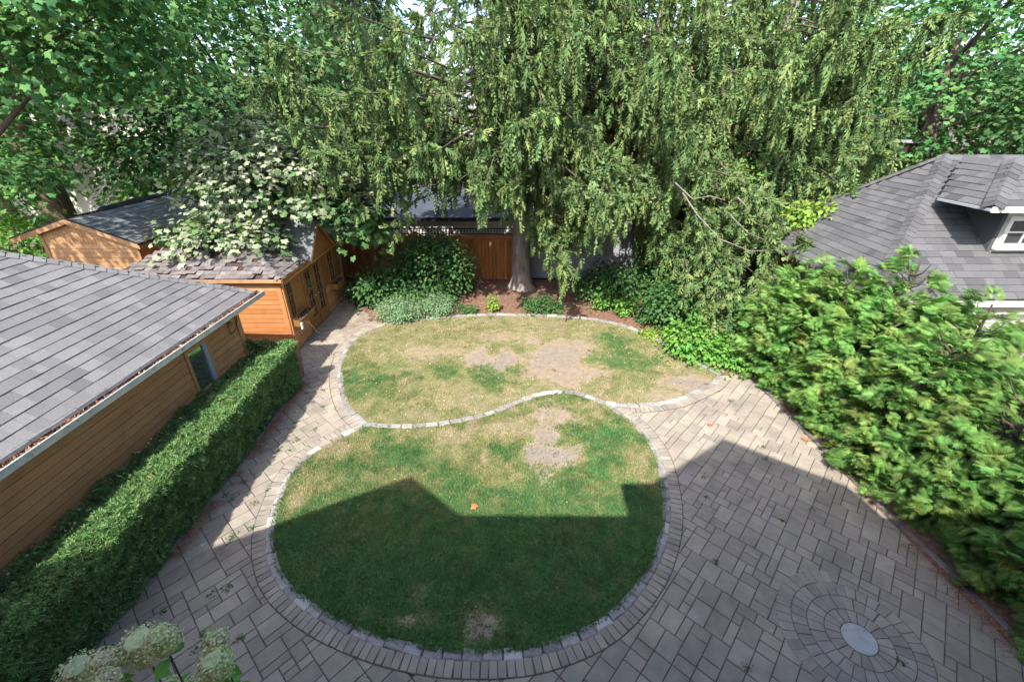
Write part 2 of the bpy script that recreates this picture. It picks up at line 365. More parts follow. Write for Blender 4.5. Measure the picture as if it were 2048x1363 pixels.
def seen(p, pad=.1):
    r = np.array([p[0], p[1], -CH]); w = r[1]*cT-r[2]*sT; v = r[1]*sT+r[2]*cT
    return w > 0 and abs(FPX*r[0]/w) < 1060 and FPX*abs(v)/w < 710
kept.sort(key=lambda k: (not seen(k[0][0]), k[1]-.15*(k[0][1][0]*k[0][1][1])))
ang = R(-42.5); rest = MB()
for n_, ((c, ty), d) in enumerate(kept):
    M = Matrix.Translation((c[0], c[1], rp.uniform(-.003, .002))) @ Matrix.Rotation(ang+rp.gauss(0, .006), 4, 'Z') @ Matrix.Rotation(rp.gauss(0, .004), 4, 'X')
    if n_ < 300: link('paver', KT[ty], None, patio, M)
    else:
        me = KT[ty]; o = len(rest.v); rr = rp.random()
        rest.add([tuple(M @ v.co) for v in me.vertices], [tuple(p.vertices) for p in me.polygons], rr)
link('field_pavers', rest, m_paver, patio, kind='stuff')
# soldier course round the lawns
def along(curve, d):
    P = resample(curve, d, False); T = np.gradient(P, axis=0); T /= np.linalg.norm(T, axis=1, keepdims=True); return P, T
def curved_block(w0, l, g_=.008, ch=.006, th=.05, name='border_brick', mm=None, jit=0):
    b = MB(); a, c = w0/2-g_/2, l/2-g_/2; q = random.Random(int(jit)); J = [[q.uniform(-.006, .006)*(jit > 0) for _ in range(3)] for _ in range(4)]
    def ring(i, z): return [(x+J[k][0], y+J[k][1], z+(J[k][2]*.4 if z > -.02 else 0)) for k, (x, y) in enumerate(((-a+i, -c+i), (a-i, -c+i), (a-i, c-i), (-a+i, c-i)))]
    b.add(ring(0, -th)+ring(0, -ch)+ring(ch, 0), [(8, 9, 10, 11)]+[(k, (k+1) % 4, 4+(k+1) % 4, 4+k) for k in range(4)]+[(4+k, 4+(k+1) % 4, 8+(k+1) % 4, 8+k) for k in range(4)])
    me = b.mesh(name); me.materials.append(mm); return me
SOL = [curved_block(.105, .20, mm=m_paver, jit=k+1) for k in range(3)]
KS = [curved_block(.262, .15, ch=.014, th=.09, name='kerb_stone', mm=m_sett, jit=k+20) for k in range(4)]
bed = []
def ribbon(curve, a, b, z, name, m, parent):
    A = offset(curve, a, False); B = offset(curve, b, False); n = len(A)
    mb = MB().add([(p[0], p[1], z) for p in A]+[(p[0], p[1], z) for p in B], [(i, i+1, n+i+1, n+i) for i in range(n-1)]); return link(name, mb, m, parent)
ribbon(lowc, .03, .272, .0035, 'border_bedding', m_sand, patio); ribbon(uprc, .03, .272, .0045, 'border_bedding', m_sand, patio); ribbon(uplc, .03, .272, .0055, 'border_bedding', m_sand, patio)
for curve, side in ((lowc, 1), (uprc[6:], 1), (uplc, 1)):
    off = offset(curve, side*.165, False); P, T = along(off, .108)
    for p, t in zip(P, T):
        if inside(low_poly, p[0], p[1]) or inside(up_poly, p[0], p[1]): continue
        if dist_to(midc, p[None])[0] < .12 and side: continue
        bed.append((p, t))
for n_, (p, t) in enumerate(bed):
    M = Matrix.Translation((p[0], p[1], .015+rp.uniform(-.002, .002))) @ Matrix.Rotation(atan2(t[1], t[0])+rp.gauss(0, .02), 4, 'Z')
    link('border_brick', SOL[n_ % 3], None, patio, M)
# granite setts as kerb: three runs
kerb_base = MB(); kerb_base.add([(x, y, -.05) for x, y in low_poly], [tuple(range(len(low_poly)))])
kerb = link('kerb', kerb_base, m_soil, kind='structure')
for curve, d, h in ((lowc, .25, .028), (midc, .26, .042), (uprc, .25, .028), (uptc, .33, .055), (uplc, .25, .028)):
    P, T = along(curve, d)
    for n_, (p, t) in enumerate(zip(P[:-1], T)):
        s_ = rp.uniform(.86, 1.05)*d/.25
        M = Matrix.Translation((p[0]+t[0]*d/2, p[1]+t[1]*d/2, h+rp.uniform(-.006, .008))) @ Matrix.Rotation(atan2(t[1], t[0])+rp.gauss(0, .035), 4, 'Z') @ Matrix.Rotation(rp.gauss(0, .03), 4, 'Y') @ Matrix.Diagonal((s_, rp.uniform(.85, 1.12), 1, 1))
        link('kerb_stone', KS[n_ % 4], None, kerb, M)
# round medallion
def wedge(r0, r1, a0, a1, z=.006, g_=.004, th=.04, ch=.004, n=2):
    b = MB(); V = []
    for (dr, da, zz) in ((0, 0, -th), (0, 0, z-ch), (ch, ch, z)):
        pts = []
        for k in range(n+1):
            a = a0+(g_+da)/r1+(a1-a0-2*(g_+da)/r1)*k/n; pts.append(((r1-g_-dr)*cos(a), (r1-g_-dr)*sin(a), zz))
        for k in range(n, -1, -1):
            a = a0+(g_+da)/max(r0, .05)+(a1-a0-2*(g_+da)/max(r0, .05))*k/n; pts.append(((r0+g_+dr)*cos(a), (r0+g_+dr)*sin(a), zz))
        V += pts
    m_ = 2*(n+1); return V, [tuple(range(2*m_, 3*m_))]+[(i*m_+k, i*m_+(k+1) % m_, (i+1)*m_+(k+1) % m_, (i+1)*m_+k) for i in range(2) for k in range(m_)]
bs = MB(); bs.add([(DISC[0]+.77*cos(2*pi*k/48), DISC[1]+.77*sin(2*pi*k/48), .001) for k in range(48)], [tuple(range(48))]); link('bedding_sand', bs, m_sand, patio)
for ri in range(4):
    cnt = (18, 24, 34, 46)[ri]; V, F = wedge(RING[ri], RING[ri+1], 0, 2*pi/cnt); me = MB().add(V, F).mesh('ring_brick'); me.materials.append(m_ring)
    for k in range(cnt):
        a = 2*pi*k/cnt+ri*.05
        if ri == 3 and not (R(75) < a < R(235)): continue
        M = Matrix.Translation((DISC[0], DISC[1], rp.uniform(-.0015, .0015))) @ Matrix.Rotation(a+rp.gauss(0, .004), 4, 'Z'); link('ring_brick', me, None, patio, M)
V, F = wedge(.001, RING[0], 0, 2*pi-.0001, n=40, g_=.003)
cs = MB(); r_ = RING[0]-.006
n = 40; cs.add([(DISC[0]+r_*cos(2*pi*k/n), DISC[1]+r_*sin(2*pi*k/n), z) for z in (-.04, .004) for k in range(n)]+[(DISC[0]+(r_-.008)*cos(2*pi*k/n), DISC[1]+(r_-.008)*sin(2*pi*k/n), .010) for k in range(n)],
       [tuple(range(80, 120))]+[(i*n+k, i*n+(k+1) % n, (i+1)*n+(k+1) % n, (i+1)*n+k) for i in range(2) for k in range(n)])
link('centre_stone', cs, m_disc, patio)
# straight edge stones by the cedars
KE = [curved_block(.42, .10, ch=.012, th=.12, name='edge_stone', mm=m_edge, jit=k+40) for k in range(3)]
eb = MB(); eb.add([(6.0, .9, -.028), (6.75, .9, -.028), (6.75, 9.8, -.028), (6.0, 9.8, -.028)], [(0, 1, 2, 3)])
border = link('patio_edge_kerb', eb, m_soil, kind='structure')
EK = smooth_loop([(6.46, .9), (6.42, 3.0), (6.34, 4.2), (6.25, 5.2), (6.17, 6.5), (6.09, 8.1), (6.03, 9.5)], closed=False); P, T = along(EK, .42)
for n_, (p, t) in enumerate(zip(P[:-1], T)):
    M = Matrix.Translation((p[0]+t[0]*.21+.06, p[1]+t[1]*.21, .03+rp.uniform(-.01, .01))) @ Matrix.Rotation(atan2(t[1], t[0])+rp.gauss(0, .02), 4, 'Z'); link('edge_stone', KE[n_ % 3], None, border, M)
for n_ in range(18):
    M = Matrix.Translation((-5.27+rp.uniform(-.01, .01), 1.2+n_*.43, .02+rp.uniform(-.01, .01))) @ Matrix.Rotation(pi/2+rp.gauss(0, .02), 4, 'Z'); link('edge_stone', KE[n_ % 3], None, border, M)
# planting beds
bb = MB()
bedpoly = [tuple(p) for p in uptc[::3]]
bb.add([(x, y, .012) for x, y in bedpoly]+[(-4.4, 12.9, .012), (-6.1, 15.2, .012), (-6.1, 16.9, .012), (7.4, 16.9, .012), (7.4, 9.8, .012)], [tuple(range(len(bedpoly)+5))])
link('planting_bed', bb, m_soil, kind='structure')
b2 = MB(); b2.add([(6.42, .5, .016), (10, .5, .016), (10, 10.2, .016), (6.02, 10.2, .016)], [(0, 1, 2, 3)]); link('cedar_bed', b2, m_soil, kind='structure')
b3 = MB(); b3.add([(-6.6, .5, .012), (-5.28, .5, .012), (-5.28, 9.6, .012), (-6.1, 11.2, .012), (-6.6, 11.2, .012)], [(0, 1, 2, 3, 4)]); link('hedge_bed', b3, m_soil, kind='structure')

# ---------------------------------------------------------------- lawns
def ell(x, y, px, py, rw, rh, soft=.35, warp=.55):
    """bare patch round pixel (px,py) with pixel half sizes"""
    c = pz(px, py); a = abs(pz(px+rw, py)[0]-pz(px-rw, py)[0])/2; b = abs(pz(px, py-rh)[1]-pz(px, py+rh)[1])/2
    d = np.sqrt(((x-c[0])/a)**2+((y-c[1])/b)**2)+warp*((fnoise(x, y, 2.2, px*.01)-.5)*2.0+(fnoise(x, y, 8, px*.02)-.5)*.9)
    return np.clip((1+soft-d)/(2*soft), 0, 1)
BARE = [(855, 706, 85, 20, .70), (960, 714, 36, 20, 1), (1012, 718, 32, 28, 1), (1120, 710, 95, 40, .97), (1115, 750, 105, 26, .85), (1010, 672, 90, 16, .7), (930, 655, 60, 12, .35), (1185, 690, 30, 40, .6), (1060, 650, 150, 12, .5), (1390, 770, 80, 24, .95), (1330, 790, 95, 14, .75), (760, 800, 70, 24, .35), (1300, 700, 80, 20, .3),
        (1096, 872, 42, 34, .95), (1098, 905, 66, 30, 1.0), (1090, 948, 18, 24, .7), (1095, 835, 58, 46, .85), (966, 905, 12, 26, .6), (958, 1255, 46, 44, .8), (820, 1240, 50, 18, .75), (838, 1185, 16, 20, .5), (1190, 1190, 20, 16, .5), (740, 1225, 20, 14, .4), (1050, 1265, 16, 20, .4), (1240, 1165, 18, 18, .4), (1330, 1010, 12, 80, .45), (960, 1200, 60, 12, .25)]
def bare(x, y):
    r = np.zeros_like(x)
    for a, b, c, d, w in BARE: r = np.maximum(r, w*ell(x, y, a, b, c, d, .5, .6))
    return np.clip(r+(fnoise(x, y, 13, 7)-.5)*.35*(r > .05), 0, 1)
GREEN = [(735, 755, 60, 30, .7), (800, 790, 70, 30, .45), (1020, 735, 45, 18, .9), (1235, 725, 60, 22, .9), (1215, 675, 40, 16, .8), (900, 740, 60, 20, .5), (990, 750, 60, 24, .6), (1260, 690, 60, 20, .5)]
DRY = [(660, 890, 70, 26, .6), (860, 870, 80, 18, .55), (620, 960, 40, 30, .45), (1010, 850, 60, 30, .6), (1060, 870, 50, 26, .5), (820, 960, 60, 20, .35), (1290, 940, 30, 30, .5), (1000, 940, 60, 26, .45), (1180, 830, 30, 24, .35), (930, 900, 40, 18, .4), (590, 1010, 20, 26, .6)]
def dry(x, y):
    upm = inside(up_poly, x, y).astype(float)
    r = upm*.86+(1-upm)*np.clip(.12+.06*(y-5.0), .0, .42)
    for a, b, c, d, w in GREEN: r = r-.75*w*ell(x, y, a, b, c, d, .6)*upm
    for a, b, c, d, w in DRY: r = r+w*ell(x, y, a, b, c, d, .6)*(1-upm)
    return np.clip(r+((fnoise(x, y, 1.6, 3)-.5)*.75+(fnoise(x, y, 5, 5)-.5)*1.0)*np.clip((y-3.6)/3, .2, 1), 0, 1)
def attr_mat(name, stops, rough=.8, trans=0, nz=.25, bump=0):
    m = mat(name, (0, 0, 0), rough=rough, trans=0, bump=bump, bscale=60); n = m.node_tree.nodes; l = m.node_tree.links; b = n['Principled BSDF']
    a = n.new('ShaderNodeAttribute'); a.attribute_name = 'dry'; cr = n.new('ShaderNodeValToRGB')
    while len(cr.color_ramp.elements) < len(stops): cr.color_ramp.elements.new(.5)
    for e, (p, c) in zip(cr.color_ramp.elements, stops): e.position = p; e.color = c+(1,)
    l.new(a.outputs['Fac'], cr.inputs[0]); r = n.new('ShaderNodeAttribute'); r.attribute_name = 'rnd'
    mr = n.new('ShaderNodeMapRange'); mr.inputs[3].default_value = 1-nz; mr.inputs[4].default_value = 1+nz; l.new(r.outputs['Fac'], mr.inputs[0])
    h = n.new('ShaderNodeHueSaturation'); l.new(cr.outputs[0], h.inputs['Color']); l.new(mr.outputs[0], h.inputs['Value']); l.new(h.outputs[0], b.inputs['Base Color'])
    if trans:
        t = n.new('ShaderNodeBsdfTranslucent'); ms = n.new('ShaderNodeMixShader'); ms.inputs[0].default_value = trans; l.new(h.outputs[0], t.inputs[0])
        l.new(b.outputs[0], ms.inputs[1]); l.new(t.outputs[0], ms.inputs[2]); l.new(ms.outputs[0], n['Material Output'].inputs[0])
    return m
m_grass = attr_mat('grass_blades', [(0, (.066, .19, .056)), (.35, (.165, .215, .07)), (.62, (.28, .245, .105)), (1, (.41, .325, .225))], rough=.6, trans=.25, nz=.4)
m_turf = attr_mat('turf_soil', [(0, (.045, .10, .03)), (.45, (.15, .16, .06)), (.8, (.27, .21, .14)), (1, (.225, .188, .152))], rough=1, nz=.3, bump=.6)
lawn_meshes = []
def lawn_sheet(poly, name, label=None):
    x0, y0 = poly.min(0); x1, y1 = poly.max(0); st = .045; nx = int((x1-x0)/st)+2; ny = int((y1-y0)/st)+2
    X, Y = np.meshgrid(x0+np.arange(nx)*st, y0+np.arange(ny)*st, indexing='ij')
    ins = inside(poly, X.ravel(), Y.ravel()).reshape(X.shape)
    bz = bare(X, Y); Z = .014+.012*fnoise(X, Y, 1.5)+.006*fnoise(X, Y, 9, 4)-.010*bz
    d = np.clip(np.maximum(.55*dry(X, Y), bz*1.02), 0, 1)
    id_ = np.arange(nx*ny).reshape(nx, ny)
    F = np.stack([id_[:-1, :-1], id_[1:, :-1], id_[1:, 1:], id_[:-1, 1:]], -1)[(ins[:-1, :-1] & ins[1:, :-1] & ins[1:, 1:] & ins[:-1, 1:])]
    rr = .5+.9*(fnoise(X, Y, 20, 2)-.5)
    me = mesh_np(name, np.stack([X, Y, Z], -1).reshape(-1, 3), F, {'dry': d.ravel(), 'rnd': rr.ravel()}, smooth=True)
    return link(name, me, m_turf, kind='structure')
lawn_sheet(low_poly, 'lawn'); lawn_sheet(up_poly, 'lawn_beyond_the_kerb')
def blades(n, poly):
    x0, y0 = poly.min(0); x1, y1 = poly.max(0); x = rng.uniform(x0, x1, n); y = rng.uniform(y0, y1, n)
    k = inside(poly, x, y); x, y = x[k], y[k]; bz = bare(x, y); dr = dry(x, y)
    upm = y > 8.5
    k = rng.random(len(x)) > np.clip(bz**1.4*1.1, 0, .975)+.22*dr*(dr > .5); x, y, dr, bz = x[k], y[k], dr[k], bz[k]
    N = len(x); L = rng.uniform(.026, .066, N)*(1-.35*dr); a = rng.uniform(0, 2*pi, N); tl = rng.uniform(.1, 1.0, N)+.3*dr; w = rng.uniform(.0045, .0092, N)
    dx, dy = np.cos(a), np.sin(a); z = np.full(N, .018)
    base = np.stack([x, y, z], 1); s_ = np.stack([-dy, dx, 0*z], 1)*w[:, None]; tip = base+np.stack([dx*np.sin(tl)*L, dy*np.sin(tl)*L, np.cos(tl)*L], 1)
    V = np.stack([base-s_, base+s_, tip], 1).reshape(-1, 3); F = np.arange(3*N).reshape(-1, 3)
    dd = np.clip(dr+rng.normal(0, .17, N)+.35*(fnoise(x, y, 11, 6)-.5), 0, 1)
    return V, F, np.repeat(dd, 3), np.repeat(np.clip(.45*rng.random(N)+.95*fnoise(x, y, 7, 3)-.2+.25*(vnoise(x, y, 2.2, 8)-.5), 0, 1), 3)
parts = [blades(285000, low_poly), blades(250000, up_poly)]
V = np.vstack([p[0] for p in parts]); o1 = len(parts[0][0]); F = np.vstack([parts[0][1], parts[1][1]+o1])
link('grass', mesh_np('grass', V, F, {'dry': np.r_[parts[0][2], parts[1][2]], 'rnd': np.r_[parts[0][3], parts[1][3]]}), m_grass, kind='stuff')
# ================================================================ BUILDINGS
def shingle_mesh(m):
    b = MB(); t = .011                     # x 0..1 along the course, y 0..1 up the slope (overlapped), butt edge at y=0
    b.add([(0, 0, .002), (1, 0, .002), (1, 1.08, -.002), (0, 1.08, -.002), (0, 0, .002+t), (1, 0, .002+t), (1, 1.08, .001), (0, 1.08, .001)], [(4, 5, 6, 7), (0, 1, 5, 4), (1, 2, 6, 5), (3, 0, 4, 7), (2, 3, 7, 6)])
    me = b.mesh('shingle'); me.materials.append(m); return me
def shingles(root, O, A, B, z0, pitch, srange, tmax, m, expo=.172, wr=(.12, .34), limit=300, seed=1, droop=0, jitter=0, name='shingle', broken=0):
    """O eave origin (x,y), A unit along eave, B unit horizontal up-slope"""
    A = np.array(A, float); B = np.array(B, float); q = random.Random(seed); k = sqrt(1+pitch*pitch); items = []
    U = np.array([B[0], B[1], pitch])/k; A3 = np.array([A[0], A[1], 0.]); Nn = np.cross(A3, U)
    flip = Nn[2] < 0
    if flip: Nn = -Nn
    n = int(tmax*k/expo); me = shingle_mesh(m)
    for i in range(n):
        t = i*expo/k; tm = t+expo/k*.5; s0, s1 = srange(tm)
        s_ = s0-q.uniform(0, wr[1])
        while s_ < s1:
            w = q.uniform(*wr); a, b = max(s_, s0), min(s_+w, s1); s_ += w
            if b-a < .03: continue
            P = np.array([O[0]+A[0]*a+B[0]*t, O[1]+A[1]*a+B[1]*t, z0+pitch*t]); 
            if flip: P = P+A3*(b-a)
            X = A3 if not flip else -A3
            u2, n2 = U, Nn
            if broken and q.random() < broken:
                th = q.uniform(-.12, .28); u2 = U*cos(th)-Nn*sin(th); n2 = Nn*cos(th)+U*sin(th); P = P+Nn*(q.uniform(0, .02)+expo*max(0, sin(th)))
                if q.random() < .3: continue
            up = (Nn*q.uniform(0, .005+jitter)) if q.random() < .5 else 0
            M = frame_M(P+up, X*(b-a-.003), u2*expo, n2); items.append((M, np.linalg.norm(P-np.array([0, 0, CH])), P))
    def vis(P):
        r = np.array([P[0], P[1], P[2]-CH]); w = r[1]*cT-r[2]*sT; v = r[1]*sT+r[2]*cT
        return w > .1 and abs(FPX*r[0]/w) < 1040 and FPX*abs(v)/w < 700
    items.sort(key=lambda it: (not vis(it[2]), it[1]))
    for M, d, P in items[:limit]: place(name, me, root, M)
    if len(items) > limit:
        mb = MB()
        for M, d, P in items[limit:]: mb.add([tuple(M @ v.co) for v in me.vertices], [tuple(p.vertices) for p in me.polygons], q.random())
        link(name+'_courses', mb, m, root, kind='stuff')
    return len(items)
def place(name, me, parent, M):
    """matrix with scale inside its columns"""
    o = bpy.data.objects.new(name, me); col.objects.link(o); off = Vector((0, 0, 0)); p = parent
    while p is not None: off += p.location; p = p.parent
    if parent is not None: o.parent = parent
    loc, rot, sc = M.decompose(); o.location = loc-off; o.rotation_mode = 'XYZ'; o.rotation_euler = rot.to_euler(); o.scale = sc; return o
def caps(root, P0, P1, n1, n2, m, w=.15, step=.15, name='hip_cap'):
    P0 = np.array(P0, float); P1 = np.array(P1, float); d = unit(P1-P0); L = np.linalg.norm(P1-P0)
    s1 = unit(np.cross(d, n1)); s2 = unit(np.cross(d, n2))
    if s1[2] > 0: s1 = -s1
    if s2[2] > 0: s2 = -s2
    up = unit(unit(n1)+unit(n2)); b = MB(); c0 = up*.030; c1 = up*.018; e = step*1.15
    pts = [c0, c0+s1*w*.5-up*.004+s1*0, c0*.9+s1*w, c0+s2*w*.5-up*.004, c0*.9+s2*w]
    bot = [p-up*.010 for p in pts]; top2 = [p-c0+c1+d*e for p in pts]
    b.add(pts+bot+top2, [(0, 1, 11, 10), (1, 2, 12, 11), (3, 0, 10, 13), (4, 3, 13, 14), (5, 6, 1, 0), (6, 7, 2, 1), (8, 5, 0, 3), (9, 8, 3, 4), (7, 12, 2), (9, 4, 14)])
    me = b.mesh(name); me.materials.append(m)
    for k in range(int(L/step)): place(name, me, root, Matrix.Translation(Vector(P0+d*step*k)))
def wbox(name, parent, m, M, *a, **k): return link(name, MB().box(*a, M=M), m, parent, **k)
def boards(parent, M, x0, x1, z0, z1, h=.145, m=None, name='board', th=.02, vertical=False, y=0.0, cut=None, seg=None, q=random.Random(4)):
    """boards on the local x-z plane, proud towards -y; cut=(xa,xb,za,zb) is left open. One shared mesh, scaled"""
    a0, a1, b0, b1 = (z0, z1, x0, x1) if not vertical else (x0, x1, z0, z1)
    n = max(1, int(round((a1-a0)/h))); hh = (a1-a0)/n
    if not hasattr(boards, 'me'): boards.me = {}
    key = (m.name, vertical)
    if key not in boards.me:
        b = MB(); c = .06 if not vertical else .03
        if not vertical: b.add([(0, 0, .085), (1, 0, .085), (1, 0, .985), (0, 0, .985), (0, -1, .095), (1, -1, .095), (1, -.55, .97), (0, -.55, .97)], [(4, 5, 6, 7), (0, 4, 7, 3), (1, 2, 6, 5), (0, 1, 5, 4), (3, 7, 6, 2)])
        else: b.add([(.02, 0, 0), (.98, 0, 0), (.98, 0, 1), (.02, 0, 1), (.05, -1, 0), (.95, -1, 0), (.95, -1, 1), (.05, -1, 1)], [(4, 5, 6, 7), (0, 4, 7, 3), (1, 2, 6, 5), (0, 1, 5, 4), (3, 7, 6, 2)])
        me = b.mesh(name); me.materials.append(m); boards.me[key] = me
    me = boards.me[key]
    for i in range(n):
        p0, p1 = a0+i*hh, a0+(i+1)*hh; pm = (p0+p1)/2; spans = [(b0, b1)]
        if cut:
            ca, cb, da, db = (cut[2], cut[3], cut[0], cut[1]) if not vertical else cut
            if ca-.01 < pm < cb+.01: spans = [(b0, da), (db, b1)]
        if seg and not cut and b1-b0 > seg and q.random() < .8:
            c = b0+(b1-b0)*q.uniform(.25, .75); spans = [(b0, c-.002), (c+.002, b1)]
        for (u0, u1) in spans:
            if u1-u0 < .02: continue
            tt = th*q.uniform(.85, 1.15)
            if not vertical: Ml = Matrix.Translation((u0, y, p0)) @ Matrix.Diagonal((u1-u0, tt, hh, 1))
            else: Ml = Matrix.Translation((p0, y, u0)) @ Matrix.Diagonal((hh, tt, u1-u0, 1))
            place(name, me, parent, M @ Ml)
def glazed(parent, M, x0, x1, z0, z1, nx, nz, mf, mg, fw=.05, y=-.03, bar=.018, name='window', label=None, sill=True):
    """window: frame (the part) > panes, glazing bars, sill"""
    b = MB(); b.box(x0, x1, y-.03, y+.03, z0, z0+fw, M=M).box(x0, x1, y-.03, y+.03, z1-fw, z1, M=M).box(x0, x0+fw, y-.03, y+.03, z0+fw, z1-fw, M=M).box(x1-fw, x1, y-.03, y+.03, z0+fw, z1-fw, M=M)
    w = link(name, b, mf, parent)
    if label: w['label'] = label
    ax0, ax1, az0, az1 = x0+fw, x1-fw, z0+fw, z1-fw; pw, ph = (ax1-ax0)/nx, (az1-az0)/nz
    for i in range(nx):
        for j in range(nz): wbox('pane', w, mg, M, ax0+i*pw+.002, ax0+(i+1)*pw-.002, y+.002, y+.008, az0+j*ph+.002, az0+(j+1)*ph-.002)
    for i in range(1, nx): wbox('glazing_bar', w, mf, M, ax0+i*pw-bar/2, ax0+i*pw+bar/2, y-.02, y+.001, az0, az1)
    for j in range(1, nz): wbox('glazing_bar', w, mf, M, ax0, ax1, y-.017, y+.0005, az0+j*ph-bar/2, az0+j*ph+bar/2)
    if sill: wbox('sill', w, mf, M, x0-.03, x1+.03, y-.07, y+.03, z0-.035, z0-.002)
    return w
m_mirror = mat('window_glass', (.42, .48, .45), (.50, .54, .50), rough=.03, scale=1, spec=1.0, metal=.85)

# ---------------- the long garage on the left
fi = R(1.8); gA = np.array([-sin(fi), -cos(fi)]); gB = np.array([-cos(fi), sin(fi)]); G = np.array([-5.74, 9.62])
gar = thing('garage', 'long brown boarded garage with hipped grey shingle roof and leaf-filled gutter behind the hedge', 'garage', (-9.2, 5, 0))
SL = .65; Og = G+gB*.165; zg = 2.34; k3 = lambda s, t, o=0, dz=0: np.array([Og[0]+gA[0]*s+gB[0]*t, Og[1]+gA[1]*s+gB[1]*t, zg+SL*t+o+dz])
TW = 3.3; LN = 11.0
def gpoly(pts, dz): return [k3(s, t)-np.array([0, 0, dz]) for s, t in pts]
deck = MB()
east = gpoly([(.12, 0.0), (LN, 0.0), (LN, TW), (TW+.12, TW)], .03); deck.prism(east, (0, 0, -.05))
def nk(w_, t): return np.array([Og[0]+gA[0]*(.12)+gB[0]*w_+gA[0]*t, Og[1]+gA[1]*.12+gB[1]*w_+gA[1]*t, zg+SL*t-.03])
deck.prism([nk(0, 0), nk(2*TW, 0), nk(TW, TW)][::-1], (0, 0, -.05))
deck.prism([np.array([*(Og+gA*.12+gB*2*TW), zg-.03]), np.array([*(Og+gA*LN+gB*2*TW), zg-.03]), np.array([*(Og+gA*LN+gB*TW), zg+SL*TW-.03]), np.array([*(Og+gA*(TW+.12)+gB*TW), zg+SL*TW-.03])][::-1], (0, 0, -.05))
roof = link('roof', deck, m_fascia, gar)
nE = np.array([-gB[0]*SL, -gB[1]*SL, 1]); nN = np.array([-gA[0]*SL, -gA[1]*SL, 1])
shingles(roof, Og, gA, gB, zg, SL, lambda t: (t+.12, 8.6), TW, m_shing, expo=.172, seed=2, limit=300)
shingles(roof, Og+gA*.12, gB, gA, zg, SL, lambda t: (t, 2*TW-t), TW, m_shing, expo=.172, seed=3, limit=0)
caps(roof, k3(.14, .02), k3(TW+.12, TW), nE, nN, m_shing, w=.14, step=.155)
# starter course bending over the eave
bm_ = MB(); q = random.Random(8); s_ = .14
while s_ < 8.5:
    w = q.uniform(.14, .34); z_ = q.uniform(-.006, .006); rr = q.random()
    a = k3(s_, .02, .004); b = k3(s_+w-.004, .02, .004); o1_ = np.array([*(-gB*.055), -.012+z_]); o2_ = np.array([*(-gB*.075), -.055+z_]); t_ = np.array([0, 0, -.012])
    bm_.add([a, b, b+o1_, a+o1_, b+o2_, a+o2_, b+o2_+t_*0+np.array([*(gB*.012), 0]), a+o2_+np.array([*(gB*.012), 0])], [(0, 1, 2, 3), (3, 2, 4, 5), (5, 4, 6, 7)], rr); s_ += w
link('eave_course', bm_, m_shing, roof, kind='stuff')
# wall frame: local x = south along wall, -y = outwards (east), z up
oW = G+gB*.50+gA*.46
Mg = frame_M((oW[0], oW[1], 0), (gA[0], gA[1], 0), (gB[0], gB[1], 0), (0, 0, 1))
wl_ = MB(); wl_.box(0, 9.8, .0, .12, 0, 2.22, M=Mg); wl_.box(0, .12, .12, 5.9, 0, 2.22, M=Mg); wl_.box(0, 9.8, 5.9, 6.0, 0, 2.22, M=Mg); wl_.box(9.7, 9.8, .12, 5.9, 0, 2.22, M=Mg)
wall = link('wall', wl_, m_fascia, gar)  # dark backing colour stands in for the shade between the board laps
zc = [(.0, .3)]
wx0, wx1, wz0, wz1 = 1.12, 1.80, .88, 1.90
boards(wall, Mg, .13, 8.9, .30, 2.20, .152, m_board, y=-.002, cut=(wx0, wx1, wz0, wz1), th=.024)
wbox('corner_trim', wall, m_board, Mg, -.03, .12, -.035, -.001, .05, 2.21)
wbox('corner_trim', wall, m_board, Mg, -.035, -.001, -.001, .12, .05, 2.21)
glazed(gar, Mg, wx0, wx1, wz0, wz1, 1, 1, m_board, m_mirror, fw=.07, y=-.02)
wbox('window_sash', wall, m_siding, Mg, wx0+.072, wx0+.18, -.045, -.012, wz0+.07, wz1-.07)
# fascia and gutter with fallen leaves
Mgu = frame_M((G[0], G[1], 2.30), (gA[0], gA[1], 0), (gB[0], gB[1], 0), (0, 0, 1))
wbox('fascia', gar, m_fascia, Mgu, .02, LN, .14, .16, -.14, .02)
gt = MB(); gt.box(0, LN, .0, .012, -.10, 0, M=Mgu); gt.box(0, LN, .012, .11, -.10, -.088, M=Mgu); gt.box(0, LN, -.012, .012, -.001, .010, M=Mgu); gt.box(-.012, 0, .0, .11, -.10, 0, M=Mgu)
gut = link('gutter', gt, m_gutter, gar)
N = 5200; s_ = rng.uniform(.02, 8.8, N); dd = rng.uniform(.014, .105, N); keep = rng.random(N) < np.clip(fnoise(s_, dd*0, 1.7, 3)*1.8-.35, .12, 1); s_, dd = s_[keep], dd[keep]; N = len(s_)
P = np.stack([G[0]+gA[0]*s_+gB[0]*dd, G[1]+gA[1]*s_+gB[1]*dd, 2.275+rng.uniform(-.02, .03, N)], 1)
TRI = ([(-.3, 0, 0), (.3, 0, 0), (0, 1, .1)], [(0, 1, 2)])
scatter('gutter_leaf_litter', TRI, P, frames(rand_dirs(N), rand_dirs(N)), rng.uniform(.02, .06, N), gut, m_litter, kind='stuff')
# wrought iron bracket near the corner
br = MB(); f_ = lambda x, z: tuple(Mg @ Vector((x, -.05, z)))
br.tube([f_(.42, 1.93), f_(.42, 1.60)], .008, 5); br.tube([f_(.42, 1.92), f_(.06, 1.92)], .008, 5)
br.tube([f_(.42-.34*sin(a), 1.60+.32*(1-cos(a))) for a in np.linspace(0, pi/2, 8)], .007, 5)
br.tube([f_(.34+.05*cos(a)*(1-a/12), 1.84+.05*sin(a)*(1-a/12)) for a in np.linspace(0, 9, 16)], .006, 5)
link('bracket', br, m_dark, gar)

